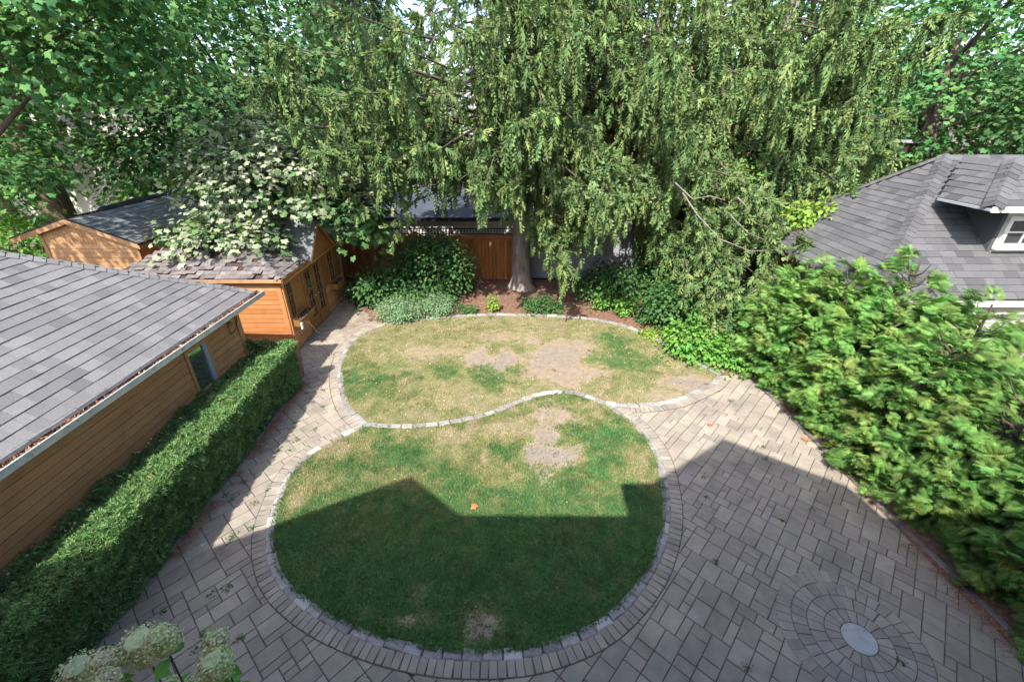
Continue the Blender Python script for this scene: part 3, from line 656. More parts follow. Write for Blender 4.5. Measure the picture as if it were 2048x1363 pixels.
# ---------------- the cedar garden shed with the double doors
sh = thing('garden_shed', 'orange-brown cedar garden shed with glazed double doors, window boxes and curling old shingles', 'shed', (-8.1, 13, 0))
SX, SY0, SY1, SXW, HW = -6.05, 10.93, 15.12, -10.4, 2.06
body = MB(); body.box(SXW, SX, SY0, SY0+.08, 0, HW).box(SXW, SX, SY1-.08, SY1, 0, HW).box(SX-.08, SX, SY0+.08, SY1-.08, 0, HW).box(SXW, SXW+.08, SY0+.08, SY1-.08, 0, HW)
sw = link('wall', body, m_panel, sh)
Ms = frame_M((SXW, SY0, 0), (1, 0, 0), (0, 1, 0), (0, 0, 1))           # side facing the camera
boards(sw, Ms, .02, SX-SXW-.13, .05, 1.80, .135, m_panel, y=-.001, th=.012)
wbox('corner_trim', sw, m_panel, Ms, SX-SXW-.12, SX-SXW-.002, -.03, -.001, .02, 1.99)
wbox('frieze_board', sw, m_board, Ms, .02, SX-SXW-.125, -.022, -.001, 1.80, 2.0)
Mf = frame_M((SX, SY0, 0), (0, 1, 0), (-1, 0, 0), (0, 0, 1))            # front: x runs away from the camera, -y = outwards
LF = SY1-SY0
boards(sw, Mf, .10, 1.10, .03, .92, .10, m_board, y=-.001, th=.014); boards(sw, Mf, 2.50, LF-.1, .03, .92, .10, m_board, y=-.001, th=.014)
boards(sw, Mf, .42, 1.10, .95, 1.98, .17, m_plankv, y=-.001, vertical=True, name='plank'); boards(sw, Mf, 2.50, 3.0, .95, 1.98, .17, m_plankv, y=-.001, vertical=True, name='plank'); boards(sw, Mf, 3.45, LF-.1, .95, 1.98, .17, m_plankv, y=-.001, vertical=True, name='plank')
for x in (0, LF-.1): wbox('corner_trim', sw, m_board, Mf, x, x+.095, -.035, -.001, .02, 1.99)
for x in (1.10, 1.765, 2.43): wbox('door_post', sw, m_plankv, Mf, x, x+.07, -.05, -.001, .02, 2.0)
wbox('head_board', sw, m_board, Mf, -.05, LF+.05, -.06, -.03, 1.94, 2.06)
glazed(sh, Mf, .10, .42, .93, 1.94, 2, 3, m_plankv, m_glassd, fw=.035)
glazed(sh, Mf, 3.0, 3.45, .93, 1.94, 2, 3, m_plankv, m_glassd, fw=.035)
for x in (1.17, 1.835):
    dr_ = wbox('door', sh, m_plankv, Mf, x+.005, x+.59, -.028, -.004, .04, 1.94)
    for i in range(2):
        for j in range(5): wbox('pane', dr_, m_glassd, Mf, x+.14+i*.165, x+.29+i*.165, -.034, -.029, .42+j*.29, .68+j*.29)
    for i in range(3): wbox('glazing_bar', dr_, m_plankv, Mf, x+.118+i*.165, x+.140+i*.165, -.047, -.035, .40, 1.87)
    for j in range(6): wbox('glazing_bar', dr_, m_plankv, Mf, x+.118, x+.47, -.043, -.0345, .395+j*.29, .418+j*.29)
    hb = MB().tube([tuple(Mf @ Vector((x+(.06 if x > 1.5 else .54), -.03-d_, 1.0))) for d_ in (0, .05)], .018, 8); link('handle', hb, m_gutter, dr_)
for x0, x1, z in ((.06, 1.02, .88), (2.92, 3.62, .88)):
    b = MB(); b.box(x0, x1, -.26, -.245, z-.16, z+.02, M=Mf).box(x0, x1, -.245, -.02, z-.16, z-.145, M=Mf).box(x0, x0+.015, -.245, -.02, z-.145, z+.02, M=Mf).box(x1-.015, x1, -.245, -.02, z-.145, z+.02, M=Mf)
    bx_ = link('window_box', b, m_plankv, sh); wbox('potting_soil', bx_, m_fascia, Mf, x0+.02, x1-.02, -.24, -.025, z-.14, z-.01)
    N = 160; P = np.stack([rng.uniform(x0+.03, x1-.03, N), rng.uniform(-.23, -.04, N), np.full(N, z-.01)], 1); P = np.array([tuple(Mf @ Vector(p)) for p in P])
    scatter('dry_stems', TRI, P, frames(rand_dirs(N)+np.array([0, 0, 1.2]), rand_dirs(N)), rng.uniform(.03, .10, N), bx_, m_twig, kind='stuff')
wbox('box_clamp', sh, m_white, Mf, .02, .10, -.30, -.262, .66, .84)  # white clamp at the end of the window box
cb = MB(); cb.tube([tuple(Mf @ Vector((x, -.27, z))) for x, z in ((.1, .78), (.25, .80), (.45, .70), (.65, .45), (.82, .20), (.98, .05))], .006, 5); link('cable', cb, m_white, sh)
# hipped roof
EX, EY0, EY1, EXW, zs, ps = SX+.13, SY0-.14, SY1+.14, SXW-.13, 2.16, .50; hm = (EY1-EY0)/2
rd = MB(); rp_ = lambda x, y, z: (x, y, z-.02)
r1, r2 = (EX-hm, EY0+hm, zs+ps*hm), (EXW+hm, EY0+hm, zs+ps*hm)
for poly in ([(EXW, EY0, zs), (EX, EY0, zs), r1, r2], [(EX, EY0, zs), (EX, EY1, zs), r1], [(EX, EY1, zs), (EXW, EY1, zs), r2, r1], [(EXW, EY1, zs), (EXW, EY0, zs), r2]):
    rd.prism([rp_(*p) for p in poly][::-1], (0, 0, -.03))
rf = link('roof', rd, m_fascia, sh)
shingles(rf, (EXW, EY0), (1, 0), (0, 1), zs, ps, lambda t: (t, EX-EXW-t), hm, m_shingS, expo=.15, wr=(.14, .26), seed=5, limit=300, jitter=.006, broken=.38)
shingles(rf, (EX, EY0), (0, 1), (-1, 0), zs, ps, lambda t: (t, EY1-EY0-t), hm, m_shingS, expo=.15, wr=(.14, .26), seed=6, limit=0, jitter=.006, broken=.15)
wbox('fascia', sh, m_cedar, None, EXW, EX-.002, EY0-.022, EY0-.002, zs-.10, zs-.005); wbox('fascia', sh, m_plankv, None, EX, EX+.02, EY0, EY1, zs-.10, zs-.005)
caps(rf, (EX-.02, EY0+.02, zs+.01), r1, (0, -ps, 1), (ps, 0, 1), m_shingS, w=.13, step=.15)
# steep gable over the doors
gy0, gy1, gz, gp = 12.50, 14.36, 2.12, 3.05; gm = (gy0+gy1)/2; xf = EX+.06
gb = MB(); gb.prism([(xf-.06, gy0+.04, gz), (xf-.06, gy1-.04, gz), (xf-.06, gm, gp-.06)], (-1.6, 0, 0)); gab = link('gable', gb, m_plankv, sh)
Mgb = frame_M((xf-.055, 0, 0), (0, 1, 0), (-1, 0, 0), (0, 0, 1))
nb = 9
for i in range(nb):
    y0 = gy0+.06+i*(gy1-gy0-.12)/nb; y1 = y0+(gy1-gy0-.12)/nb-.008; h = lambda y: gz+(gp-.10-gz)*(1-abs(y-gm)/((gy1-gy0)/2-.03))
    pl = MB().prism([(xf-.055, y0, gz), (xf-.055, y1, gz), (xf-.055, y1, max(gz+.01, h(y1)))]+([(xf-.055, gm, h(gm))] if y0 < gm < y1 else [])+[(xf-.055, y0, max(gz+.01, h(y0)))], (.018, 0, 0)); link('plank', pl, m_panel, gab)
for s_ in (-1, 1):
    ya = gy0-.05 if s_ < 0 else gy1+.05
    pl = MB().prism([(xf, ya, gz-.03), (xf, gm, gp), (xf, gm, gp-.10), (xf, ya+.07*(-s_), gz-.03)], (.03, 0, 0)); link('rake_board', pl, m_board, gab)
    pl = MB().prism([(xf+.02, ya, gz-.025), (xf+.02, gm, gp+.01), (xf+.02, gm, gp+.035), (xf+.02, ya-.02*(-s_), gz-.01)], (-1.75, 0, 0)); link('roof_panel', pl, m_shingC, gab)

# ---------------- new cedar cabin of the neighbour (behind the garage)
CY = 13.05
Rt = py_(278, 487, CY); Ap = py_(127, 436, CY); Lt = py_(20, 476, CY)
cab = thing('neighbour_cabin', 'raw cedar cabin with a gable end and dark green-grey shingle roof behind the garage', 'cabin', (float(Ap[0]), 16, 0))
CYB = 19.6
wR = Rt[0]-.22; wL = Lt[0]+.75; zR = Rt[2]-.14; zA = Ap[2]-.14; pr = (Ap[2]-Rt[2])/(Rt[0]-Ap[0]); pl_ = (Ap[2]-Lt[2])/(Ap[0]-Lt[0])
zwr = Rt[2]-.13+pr*.22; zwl = Lt[2]-.10+pl_*.75
cw = MB(); cw.prism([(wL, CY+.16, 0), (wR, CY+.16, 0), (wR, CY+.16, zwr), (Ap[0], CY+.16, zA), (wL, CY+.16, zwl)], (0, CYB-CY-.4, 0)); cwall = link('wall', cw, m_cedar, cab)
Mc = frame_M((wL, CY+.16, 0), (1, 0, 0), (0, 1, 0), (0, 0, 1)); zb = min(zwr, zwl)-.02
boards(cwall, Mc, .09, wR-wL-.09, .6, zb, .14, m_cedar, y=-.001, th=.014)
nb = 24
for i in range(nb):
    x0 = wL+.1+i*(wR-wL-.2)/nb; x1 = x0+(wR-wL-.2)/nb-.006
    hz = lambda x: (Ap[2]-.2-(x-Ap[0])*pr) if x > Ap[0] else (Ap[2]-.2-(Ap[0]-x)*pl_)
    if max(hz(x0), hz(x1)) < zb+.03: continue
    pl = MB().prism([(x0, CY+.159, zb), (x1, CY+.159, zb), (x1, CY+.159, max(zb+.01, hz(x1))), (x0, CY+.159, max(zb+.01, hz(x0)))], (0, -.016, 0)); link('plank', pl, m_cedar, cwall)
Mcr = frame_M((wR, CY+.16, 0), (0, 1, 0), (-1, 0, 0), (0, 0, 1)); boards(cwall, Mcr, .1, CYB-CY-.45, .9, zwr-.02, .14, m_board, y=-.001, th=.014)
wbox('corner_trim', cwall, m_cedar, Mc, wR-wL-.09, wR-wL+.02, -.03, -.001, .3, zwr-.02); wbox('corner_trim', cwall, m_cedar, Mc, -.02, .08, -.03, -.001, .3, zwl-.03)
dk = MB()
a_ = np.array([Ap[0], CY, Ap[2]]); r_ = np.array([Rt[0], CY, Rt[2]]); l_ = np.array([Lt[0], CY, Lt[2]]); dY = np.array([0, CYB-CY, 0]); dz = np.array([0, 0, -.04])
dk.prism([a_+dz, r_+dz, r_+dz*2, a_+dz*2], dY); dk.prism([l_+dz, a_+dz, a_+dz*2, l_+dz*2], dY); crf = link('roof', dk, m_fascia, cab)
for (p, q_) in ((a_, r_), (l_, a_)):
    fb = MB().prism([p+np.array([0, -.03, -.02]), q_+np.array([0, -.03, -.02]), q_+np.array([0, -.03, -.17]), p+np.array([0, -.03, -.17])], (0, .03, 0)); link('rake_board', fb, m_cedar, cab)
    fb = MB().prism([p+np.array([0, -.045, .012]), q_+np.array([0, -.045, .012]), q_+np.array([0, -.045, -.018]), p+np.array([0, -.045, -.018])], (0, .05, 0)); link('drip_edge', fb, m_dark, cab)
fb = MB().box(Rt[0]-.02, Rt[0]+.01, CY, CYB, Rt[2]-.17, Rt[2]-.05); link('fascia', fb, m_cedar, cab)
fb = MB().box(Rt[0]-.03, Rt[0]+.03, CY-.04, CYB, Rt[2]-.045, Rt[2]-.012); link('drip_edge', fb, m_dark, cab)
shingles(crf, (Rt[0], CY), (0, 1), (-1, 0), Rt[2], pr, lambda t: (0, CYB-CY), Rt[0]-Ap[0], m_shingC, expo=.19, wr=(.22, .45), seed=9, limit=220)
shingles(crf, (Lt[0], CY), (0, 1), (1, 0), Lt[2], pl_, lambda t: (0, CYB-CY), Ap[0]-Lt[0], m_shingC, expo=.19, wr=(.3, .5), seed=10, limit=0)
fb = MB().prism([(Ap[0]-.13, CY+1.3, Ap[2]-.02), (Ap[0], CY+1.3, Ap[2]+.07), (Ap[0]+.13, CY+1.3, Ap[2]-.02)], (0, CYB-CY-1.3, 0)); link('ridge_vent', fb, m_dark, cab)

# ---------------- the white coach house on the right
hs = thing('coach_house', 'coach house with dark grey hipped shingle roof and white dormer window behind the cedars', 'house', (11.5, 11, 0))
X0, Y0h, ZE, PT = 7.28, 8.31, 2.62, .845; XR, ZR = 10.2, 2.62+.845*2.92; XE, YN = 16.5, 13.9
hd = MB()
A_ = (X0, Y0h, ZE); B_ = (X0, YN, ZE); Pp = (XR, Y0h+2.92, ZR); Pn = (XR, YN-2.92, ZR)
lower = lambda P: [(p[0], p[1], p[2]-.025) for p in P]
yr = (Y0h+YN)/2; 
if Pn[1] < Pp[1]: Pn = (XR, Pp[1]+.02, ZR)
ER = (XE, Pp[1], ZR)
hd.prism(lower([A_, B_, Pn, Pp]), (0, 0, -.04)); hd.prism(lower([(XE, Y0h, ZE), A_, Pp, ER]), (0, 0, -.04)); hd.prism(lower([B_, (XE, YN, ZE), (XE, Pn[1], ZR), Pn]), (0, 0, -.04))
hrf = link('roof', hd, m_fascia, hs)
shingles(hrf, (X0, Y0h), (0, 1), (1, 0), ZE, PT, lambda t: (t, YN-Y0h-t), XR-X0, m_shingR, expo=.165, wr=(.16, .42), seed=12, limit=190)
shingles(hrf, (X0, Y0h), (1, 0), (0, 1), ZE, PT, lambda t: (t, 7.5), 2.92, m_shingR, expo=.165, wr=(.16, .42), seed=13, limit=110)
caps(hrf, (X0, Y0h, ZE+.01), Pp, (-PT, 0, 1), (0, -PT, 1), m_shingR, w=.17, step=.15)
caps(hrf, (X0, YN, ZE+.01), Pn, (-PT, 0, 1), (0, PT, 1), m_shingR, w=.12, step=.16)
# dormer: eave level on the west plane at z 4.25
ZD = 4.32; XD = X0+(ZD-ZE)/PT; YD = 8.74; DT = XR-XD
dm = MB(); Pd = (XR, YD+DT, ZR+.01)
q0 = (XD-.03, YD, ZD+.0); q1 = (XD-.03, 9.95, ZD+.0); q2 = (XR, 10.8, ZR+.0)
dm.prism([q0, q1, q2, Pd], (0, 0, -.05)); dm.prism([(XE-2, YD, ZD+.02), q0, Pd, (XE-2, YD+DT, ZR+.01)], (0, 0, -.05)); dorm = link('dormer_roof', dm, m_shingR, hs)
shingles(dorm, (XD-.03, YD), (0, 1), (1, 0), ZD+.006, PT, lambda t: (t, 1.20+.9*t), DT, m_shingR, expo=.165, wr=(.16, .42), seed=14)
shingles(dorm, (XD-.03, YD), (1, 0), (0, 1), ZD+.03, PT, lambda t: (t, 4.6), DT, m_shingR, expo=.165, wr=(.16, .42), seed=15)
caps(dorm, (XD-.03, YD, ZD+.05), (XR, YD+DT, ZR+.05), (-PT, 0, 1), (0, -PT, 1), m_shingR, w=.19, step=.15)
# flat right ridge strip
dw = MB(); xw, yw = 10.02, 9.17
dw.prism([(xw, yw, 3.30), (xw, yw, ZD-.02), (xw, 10.3, ZD-.02)], (.08, 0, 0)); dorw = link('dormer_cheek', dw, m_shingR, hs)
dwm = MB(); dwm.box(xw+.08, XE-2, yw, yw+.08, 3.30, ZD-.02); dfw = link('dormer_wall', dwm, m_white, hs)
Md = frame_M((xw, yw, 0), (1, 0, 0), (0, 1, 0), (0, 0, 1))
glazed(hs, Md, .10, 1.0, 3.45, 4.10, 2, 2, m_white, m_glassd, fw=.09, y=-.04, bar=.03, name='dormer_window'); glazed(hs, Md, 1.02, 1.9, 3.45, 4.10, 2, 2, m_white, m_glassd, fw=.09, y=-.04, bar=.03, name='dormer_window')
wbox('dormer_fascia', hs, m_white, None, XD-.05, XE-2, YD-.03, YD-.002, ZD-.07, ZD+.035); wbox('dormer_fascia', hs, m_siding, None, XD-.06, XD-.035, YD, 9.95, ZD-.05, ZD+.0)
wbox('soffit', hs, m_white, None, XD-.03, XE-2, YD, yw-.002, ZD-.06, ZD-.045)
# walls, eaves, windows
hwl = MB(); hwl.box(7.60, 7.70, 8.65, YN-.35, 0, ZE-.06).box(7.48, XE-.1, 8.55, 8.65, 0, ZE-.05).box(XE-.1, XE, 8.55, YN-.25, 0, ZE-.05).box(7.58, XE-.1, YN-.35, YN-.25, 0, ZE-.05); hwall = link('wall', hwl, m_stucco, hs); wbox('side_wall', hs, m_fence, None, 7.48, 7.598, 8.655, YN-.36, 0, ZE-.055)
wbox('soffit', hs, m_cedar, None, X0+.02, XE, Y0h+.02, 8.55, ZE-.10, ZE-.085)
gtr = MB(); gtr.box(X0-.1, XE, Y0h-.12, Y0h-.105, ZE-.12, ZE-.01).box(X0-.1, XE, Y0h-.105, Y0h-.01, ZE-.12, ZE-.108).box(X0-.1, XE, Y0h-.13, Y0h-.10, ZE-.01, ZE+.002); link('gutter', gtr, m_white, hs)
Mw = frame_M((7.48, 8.55, 0), (0, 1, 0), (1, 0, 0), (0, 0, 1))
glazed(hs, Mw, 3.15, 3.75, .62, 1.86, 2, 4, m_white, m_glassd, fw=.07, y=-.03, name='window')
wbox('garage_door', hs, m_white, None, 9.2, 12.4, 8.52, 8.548, 0, 2.1)

# ---------------- back fence: orange boards with black balusters on top
FY = 16.75; ft = py_(930, 474, FY)[2]
fe = thing('wooden_fence', 'orange-brown board fence left of the spruce trunk with black balusters on top', 'fence', (-3.2, FY, 0))
Mfe = frame_M((-6.6, FY, 0), (1, 0, 0), (0, 1, 0), (0, 0, 1)); FL = 6.85
bk = MB(); bk.box(0, FL, .03, .07, .25, .34, M=Mfe).box(0, FL, .03, .07, ft-.3, ft-.2, M=Mfe); link('rail', bk, m_fence, fe)
boards(fe, Mfe, 0, FL, .05, ft-.10, .142, m_fence, y=.028, vertical=True, th=.022)
for i in range(4): wbox('post', fe, m_fence, Mfe, i*2.25, i*2.25+.10, .03, .13, 0, ft+.10)
wbox('cap_rail', fe, m_fence, Mfe, 0, FL, -.03, .12, ft-.10, ft-.05); wbox('top_board', fe, m_fence, Mfe, 0, FL, .0, .03, ft-.05, ft+.06)
for z0, z1 in ((ft+.08, ft+.11), (ft+.29, ft+.33)): wbox('baluster_rail', fe, m_dark, Mfe, 0, FL, .04, .08, z0, z1)
for i in range(60): wbox('baluster', fe, m_dark, Mfe, .03+i*.113, .055+i*.113, .05, .07, ft+.11, ft+.29)
sf = thing('side_fence', 'short dark brown board fence running back beside the shed to the back corner', 'fence', (-6.35, 16, 0))
Msf = frame_M((-6.35, 15.3, 0), (0, 1, 0), (-1, 0, 0), (0, 0, 1)); boards(sf, Msf, 0, 1.42, .05, 1.95, .142, m_fence, vertical=True, th=.022); wbox('post', sf, m_fence, Msf, -.02, .09, -.02, .08, 0, 2.1); wbox('rail', sf, m_fence, Msf, 0, 1.42, .002, .04, 1.7, 1.78)
gf = thing('grey_fence', 'plain grey painted panel fence right of the spruce trunk, dappled with shade', 'fence', (2.2, FY, 0))
zt = py_(1140, 462, FY)[2]
for i in range(4): wbox('panel', gf, m_greyp, None, .75+i*1.22, .75+i*1.22+1.21, FY+.01, FY+.045, .10, zt)
for i in range(5): wbox('post', gf, m_greyp, None, .66+i*1.22, .745+i*1.22-.0, FY+.046, FY+.13, 0, zt+.01)
wbox('kickboard', gf, m_dark, None, .70, 5.6, FY+.012, FY+.04, .02, .10)
# neighbour's low building with the flat grey roof
ng = thing('neighbour_garage', 'low neighbouring garage with a flat slate-grey roof just beyond the back fence', 'garage', (-2.4, 21, 0))
nw = MB(); nw.box(-9.5, 1.0, 17.75, 17.87, 0, 2.25).box(-9.5, -9.38, 17.87, 24.6, 0, 2.25).box(.88, 1.0, 17.87, 24.6, 0, 2.25).box(-9.38, .88, 24.48, 24.6, 0, 2.25); link('wall', nw, m_stucco, ng)
nr = MB(); nr.prism([(-9.7, 17.6, 2.27), (1.2, 17.6, 2.27), (1.2, 24.8, 2.55), (-9.7, 24.8, 2.55)][::-1], (0, 0, -.05)); link('roof', nr, m_greyroof, ng)
wbox('roof_edge', ng, m_dark, None, -9.7, 1.2, 17.56, 17.598, 2.15, 2.285)
d2 = thing('dark_shed', 'dark grey boxy shed with a flat top behind the roof of the coach house', 'shed', (14, 20, 0))
w0 = py_(1700, 350, 20)[0]; w1 = py_(1838, 285, 20)[0]; zt2 = py_(1838, 280, 20)[2]
wbox('wall', d2, m_siding.copy() if False else m_fascia, None, w0-.5, w1, 20, 23, 0, zt2-.15); wbox('roof', d2, m_greyroof, None, w0-.6, w1+.1, 19.9, 23.1, zt2-.148, zt2); wbox('roof_edge', d2, m_gutter, None, w0-.62, w1+.12, 19.86, 19.898, zt2-.1, zt2+.01)
boards(d2, frame_M((w0-.5, 20, 0), (1, 0, 0), (0, 1, 0), (0, 0, 1)), 0, w1-w0+.5, .2, zt2-.16, .3, m_fascia, vertical=True)

# ---------------- houses beyond, seen through the trees
def far_house(name, label, x0, x1, y0, y1, h, ridge, m, mr, wins, group=None):
    t = thing(name, label, 'house', ((x0+x1)/2, (y0+y1)/2, 0), group)
    b = MB(); b.box(x0, x1, y0, y0+.2, 0, h).box(x0, x1, y1-.2, y1, 0, h).box(x0, x0+.2, y0+.2, y1-.2, 0, h).box(x1-.2, x1, y0+.2, y1-.2, 0, h)
    xm = (x0+x1)/2; b.prism([(x0, y0+.01, h+.001), (x1, y0+.01, h+.001), (xm, y0+.01, h+ridge)], (0, .2, 0)); link('wall', b, m, t)
    r = MB(); 
    for s_, xe in ((-1, x0-.3), (1, x1+.3)):
        k = ridge/((x1-x0)/2); r.prism([(xe, y0-.3, h-.3*k), (xm, y0-.3, h+ridge+.02), (xm, y0-.3, h+ridge+.17), (xe, y0-.3, h-.3*k+.15)], (0, y1-y0+.6, 0))
    link('roof', r, mr, t)
    M = frame_M((x0, y0, 0), (1, 0, 0), (0, 1, 0), (0, 0, 1))
    for (wx, wz, ww, wh) in wins: glazed(t, M, wx, wx+ww, wz, wz+wh, 2, 2, m_white, m_glassd, fw=.1, y=-.04, bar=.05)
    return t
far_house('grey_house', 'tall grey sided house glimpsed through the spruces behind the flat grey roof', -5.5, 2.5, 29, 37, 5.8, 2.6, m_siding, m_greyroof, [(1.6, 4.2, 1.1, 1.3), (5.2, 3.6, 1.1, 1.4), (3.2, 1.2, 1.2, 1.4)])
far_house('brick_house', 'red brick house with white windows glimpsed through the spruce right of the trunk', 3.6, 14, 28, 36, 6.0, 3.0, m_brick, m_greyroof, [(1.5, 1.3, 1.2, 1.5), (4.4, 3.6, 1.2, 1.4), (7.6, 1.4, 1.2, 1.5)])
far_house('stucco_house', 'pale pinkish stucco house glimpsed through leaves at the far left', -34, -20.5, 29, 37, 5.4, 2.6, m_stucco, m_greyroof, [(3, 3.2, 1.2, 1.4), (8, 3.2, 1.2, 1.4), (11, 1.2, 1.2, 1.4)])

# ---------------- the house the photograph is taken from (its roof shadow lies on the lawn)
YP = -.35
def sh_(px, py): p = pz(px, py); z = (p[1]-YP)/.75; return (p[0]-.31*z, YP, z)
L1 = pz(825, 952); L2 = pz(440, 1088); kk = (L2-L1)[:2]/(L1-L2)[0]
def gp(x, y): z = (y-YP)/.75; return (x-.31*z, YP, z)
far_l = L1[:2]+kk*7.5
prof = [gp(far_l[0], far_l[1]), gp(*L1[:2]), sh_(920, 1029), sh_(1256, 1031), sh_(1240, 968), sh_(1305, 965), sh_(1448, 877), sh_(1695, 972), sh_(1768, 1035), gp(9.5, 5.05), gp(14, 5.05)]
hm_ = MB(); hm_.prism([(prof[0][0], YP, -.05)]+prof+[(prof[-1][0], YP, -.05)], (0, -9, 0))
hh = thing('viewing_house', 'two-gabled house at the near end of the yard whose roof shadow lies across the lawn', 'house', (-.5, -4, 0)); link('wall', hm_, m_brick, hh)
Mv = frame_M((6, YP, 0), (-1, 0, 0), (0, -1, 0), (0, 0, 1))
for x, z in ((1.0, .9), (4.0, .9), (8.5, .9), (2.5, 3.9), (10, 3.9)): glazed(hh, Mv, x, x+1.3, z, z+1.4, 2, 2, m_white, m_mirror, fw=.07, y=-.04, bar=.03)
# ================================================================ VEGETATION
Zu = np.array([0, 0, 1.0])
def hedge_core(pts, m, parent):
    link('dark_core', pts, m, parent)  # solid dark filler that stops the view through the foliage
# ---------------- clipped yew hedge along the garage
yh = thing('yew_hedge', 'long clipped dark green yew hedge between the garage wall and the path', 'hedge', (-5.7, 5, 0))
XB, XF, YA, YB = -6.22, -5.06, .7, 9.15
def hz_top(x, y): return 1.24+.05*(fnoise(x, y, 1.1, 2)-.5)*2+.05*(vnoise(x, y, 5, 3)-.5)-.08*np.clip((y-8.3), 0, 1)-.30*np.clip((-5.55-x)/.35, 0, 1)
def face(z): return -5.24+.18*np.clip(z/1.25, 0, 1)**.8
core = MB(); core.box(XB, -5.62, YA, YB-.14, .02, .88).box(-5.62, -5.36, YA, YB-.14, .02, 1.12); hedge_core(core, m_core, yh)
N = 19500; x = rng.uniform(XB-.05, XF+.02, N); y = rng.uniform(YA, YB, N); x = np.minimum(x, XF-.10+.12*vnoise(y, y*0, 1.6, 4)+.02); z = hz_top(x, y)-rng.random(N)**2*.12
e = np.clip((x-(XF-.16))/.16, 0, 1); z -= .10*e*e
P1 = np.stack([x, y, z], 1); n1 = np.stack([e*.9, 0*x, 1-.3*e], 1)
N = 22500; z = rng.uniform(.0, 1.24, N); y = rng.uniform(YA, YB, N); x = face(z)+.11*(fnoise(y, z, 1.5, 6)-.5)*2-rng.random(N)**2*.13
P2 = np.stack([x, y, z], 1); n2 = np.tile([1, 0, .3], (N, 1))
N = 3600; x = rng.uniform(XB, XF-.05, N); z = rng.uniform(0, 1.25, N); x = np.minimum(x, face(z)-.03); y = YB+.1*(vnoise(x, z, 4)-.5)-rng.random(N)**2*.1
P3 = np.stack([x, y, z], 1); n3 = np.tile([0, 1, .5], (N, 1))
P = np.vstack([P1, P2, P3]); nn = np.vstack([n1, n2, n3]); d = nn/np.linalg.norm(nn, axis=1, keepdims=True)+rng.normal(0, .38, P.shape)
clump = fnoise(P[:, 0]*1.0+P[:, 2], P[:, 1], 5, 9); P += (nn/np.linalg.norm(nn, axis=1, keepdims=True))*((clump-.5)*.20)[:, None]
scatter('foliage', TUFT, P, frames(d, rand_dirs(len(P))), rng.uniform(.038, .076, len(P)), yh, m_yew)

# ---------------- cedars on the right
def cedar(i, x, y, h, r, label, n=2600):
    t = thing('cedar', label, 'cedar', (x, y, 0), 'cedars in the row beside the patio')
    tr = MB(); tr.tube([(x, y, 0), (x+.02, y, h*.5), (x, y, h*.93)], [.07, .05, .015], 7)
    q = random.Random(i)
    for k in range(26):
        a = q.uniform(0, 2*pi); z = q.uniform(.2, h*.85); L = r*.52*(1-z/h*.6); tr.tube([(x, y, z), (x+cos(a)*L*.6, y+sin(a)*L*.6, z+.12), (x+cos(a)*L, y+sin(a)*L, z+.35)], [.022, .012, .004], 5)
    link('trunk', tr, m_twig, t)
    nc = int(n*1.5)//14; u = rng.random(nc); z = h*(1-(1-u)**.62)*.97+.03; z = np.where(rng.random(nc) < .5, rng.uniform(.05, h*.85, nc), z); a = rng.uniform(0, 2*pi, nc)
    prof_ = np.clip(1.02-(z/h)**2.6, .03, 1)**.75*(.97+.03*np.clip(z/.7, 0, 1))
    lump = .60+.70*fnoise(np.cos(a)*2.2+i*5, np.sin(a)*2.2+z*1.9, 1.5, i)
    rr = r*prof_*lump*(1-rng.random(nc)**2.4*.45)
    C0 = np.stack([x+rr*np.cos(a), y+rr*np.sin(a), z], 1); o = np.stack([np.cos(a), np.sin(a), .05+.75*(z/h)**3], 1)+rng.normal(0, .24, (nc, 3)); o /= np.linalg.norm(o, axis=1, keepdims=True)
    sd = np.cross(o, Zu); sd /= np.linalg.norm(sd, axis=1, keepdims=True)+1e-6; tw = rng.normal(0, .5, nc)[:, None]; upv = np.cross(sd, o); sd, upv = sd*np.cos(tw)+upv*np.sin(tw), upv*np.cos(tw)-sd*np.sin(tw)
    k = 19; id_ = np.repeat(np.arange(nc), k); m2 = nc*k; al = rng.random(m2); sg = rng.normal(0, .5, m2)
    P = C0[id_]+o[id_]*((al-.65)*.26)[:, None]+sd[id_]*(sg*.10*(1.2-al))[:, None]+upv[id_]*rng.normal(0, .03, (m2, 1))
    d = o[id_]*.8+sd[id_]*(sg*1.1)[:, None]-Zu*.12+rng.normal(0, .14, (m2, 3))
    cr_ = rng.random(nc); s_ = rng.uniform(.13, .235, m2); kp = (P[:, 0] < x+.35) | (P[:, 2] > h*.6) | (rng.random(m2) < .3); P, d, id_, s_ = P[kp], d[kp], id_[kp], s_[kp]; m2 = len(P)
    scatter('foliage', FROND, P, frames(d, upv[id_]+rng.normal(0, .30, (m2, 3))), s_, t, m_cedarleaf, rnd=np.clip(cr_[id_]*.35+.65*rng.random(m2), 0, .999))
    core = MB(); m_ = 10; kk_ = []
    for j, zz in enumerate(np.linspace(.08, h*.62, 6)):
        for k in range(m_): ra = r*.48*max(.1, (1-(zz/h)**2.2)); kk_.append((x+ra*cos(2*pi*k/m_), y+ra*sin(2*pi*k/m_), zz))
    core.add(kk_, [(j*m_+k, j*m_+(k+1) % m_, (j+1)*m_+(k+1) % m_, (j+1)*m_+k) for j in range(5) for k in range(m_)]+[tuple(range(50, 60))]); link('dark_core', core, m_core, t)  # solid dark filler inside the cedar, coloured as inner shade
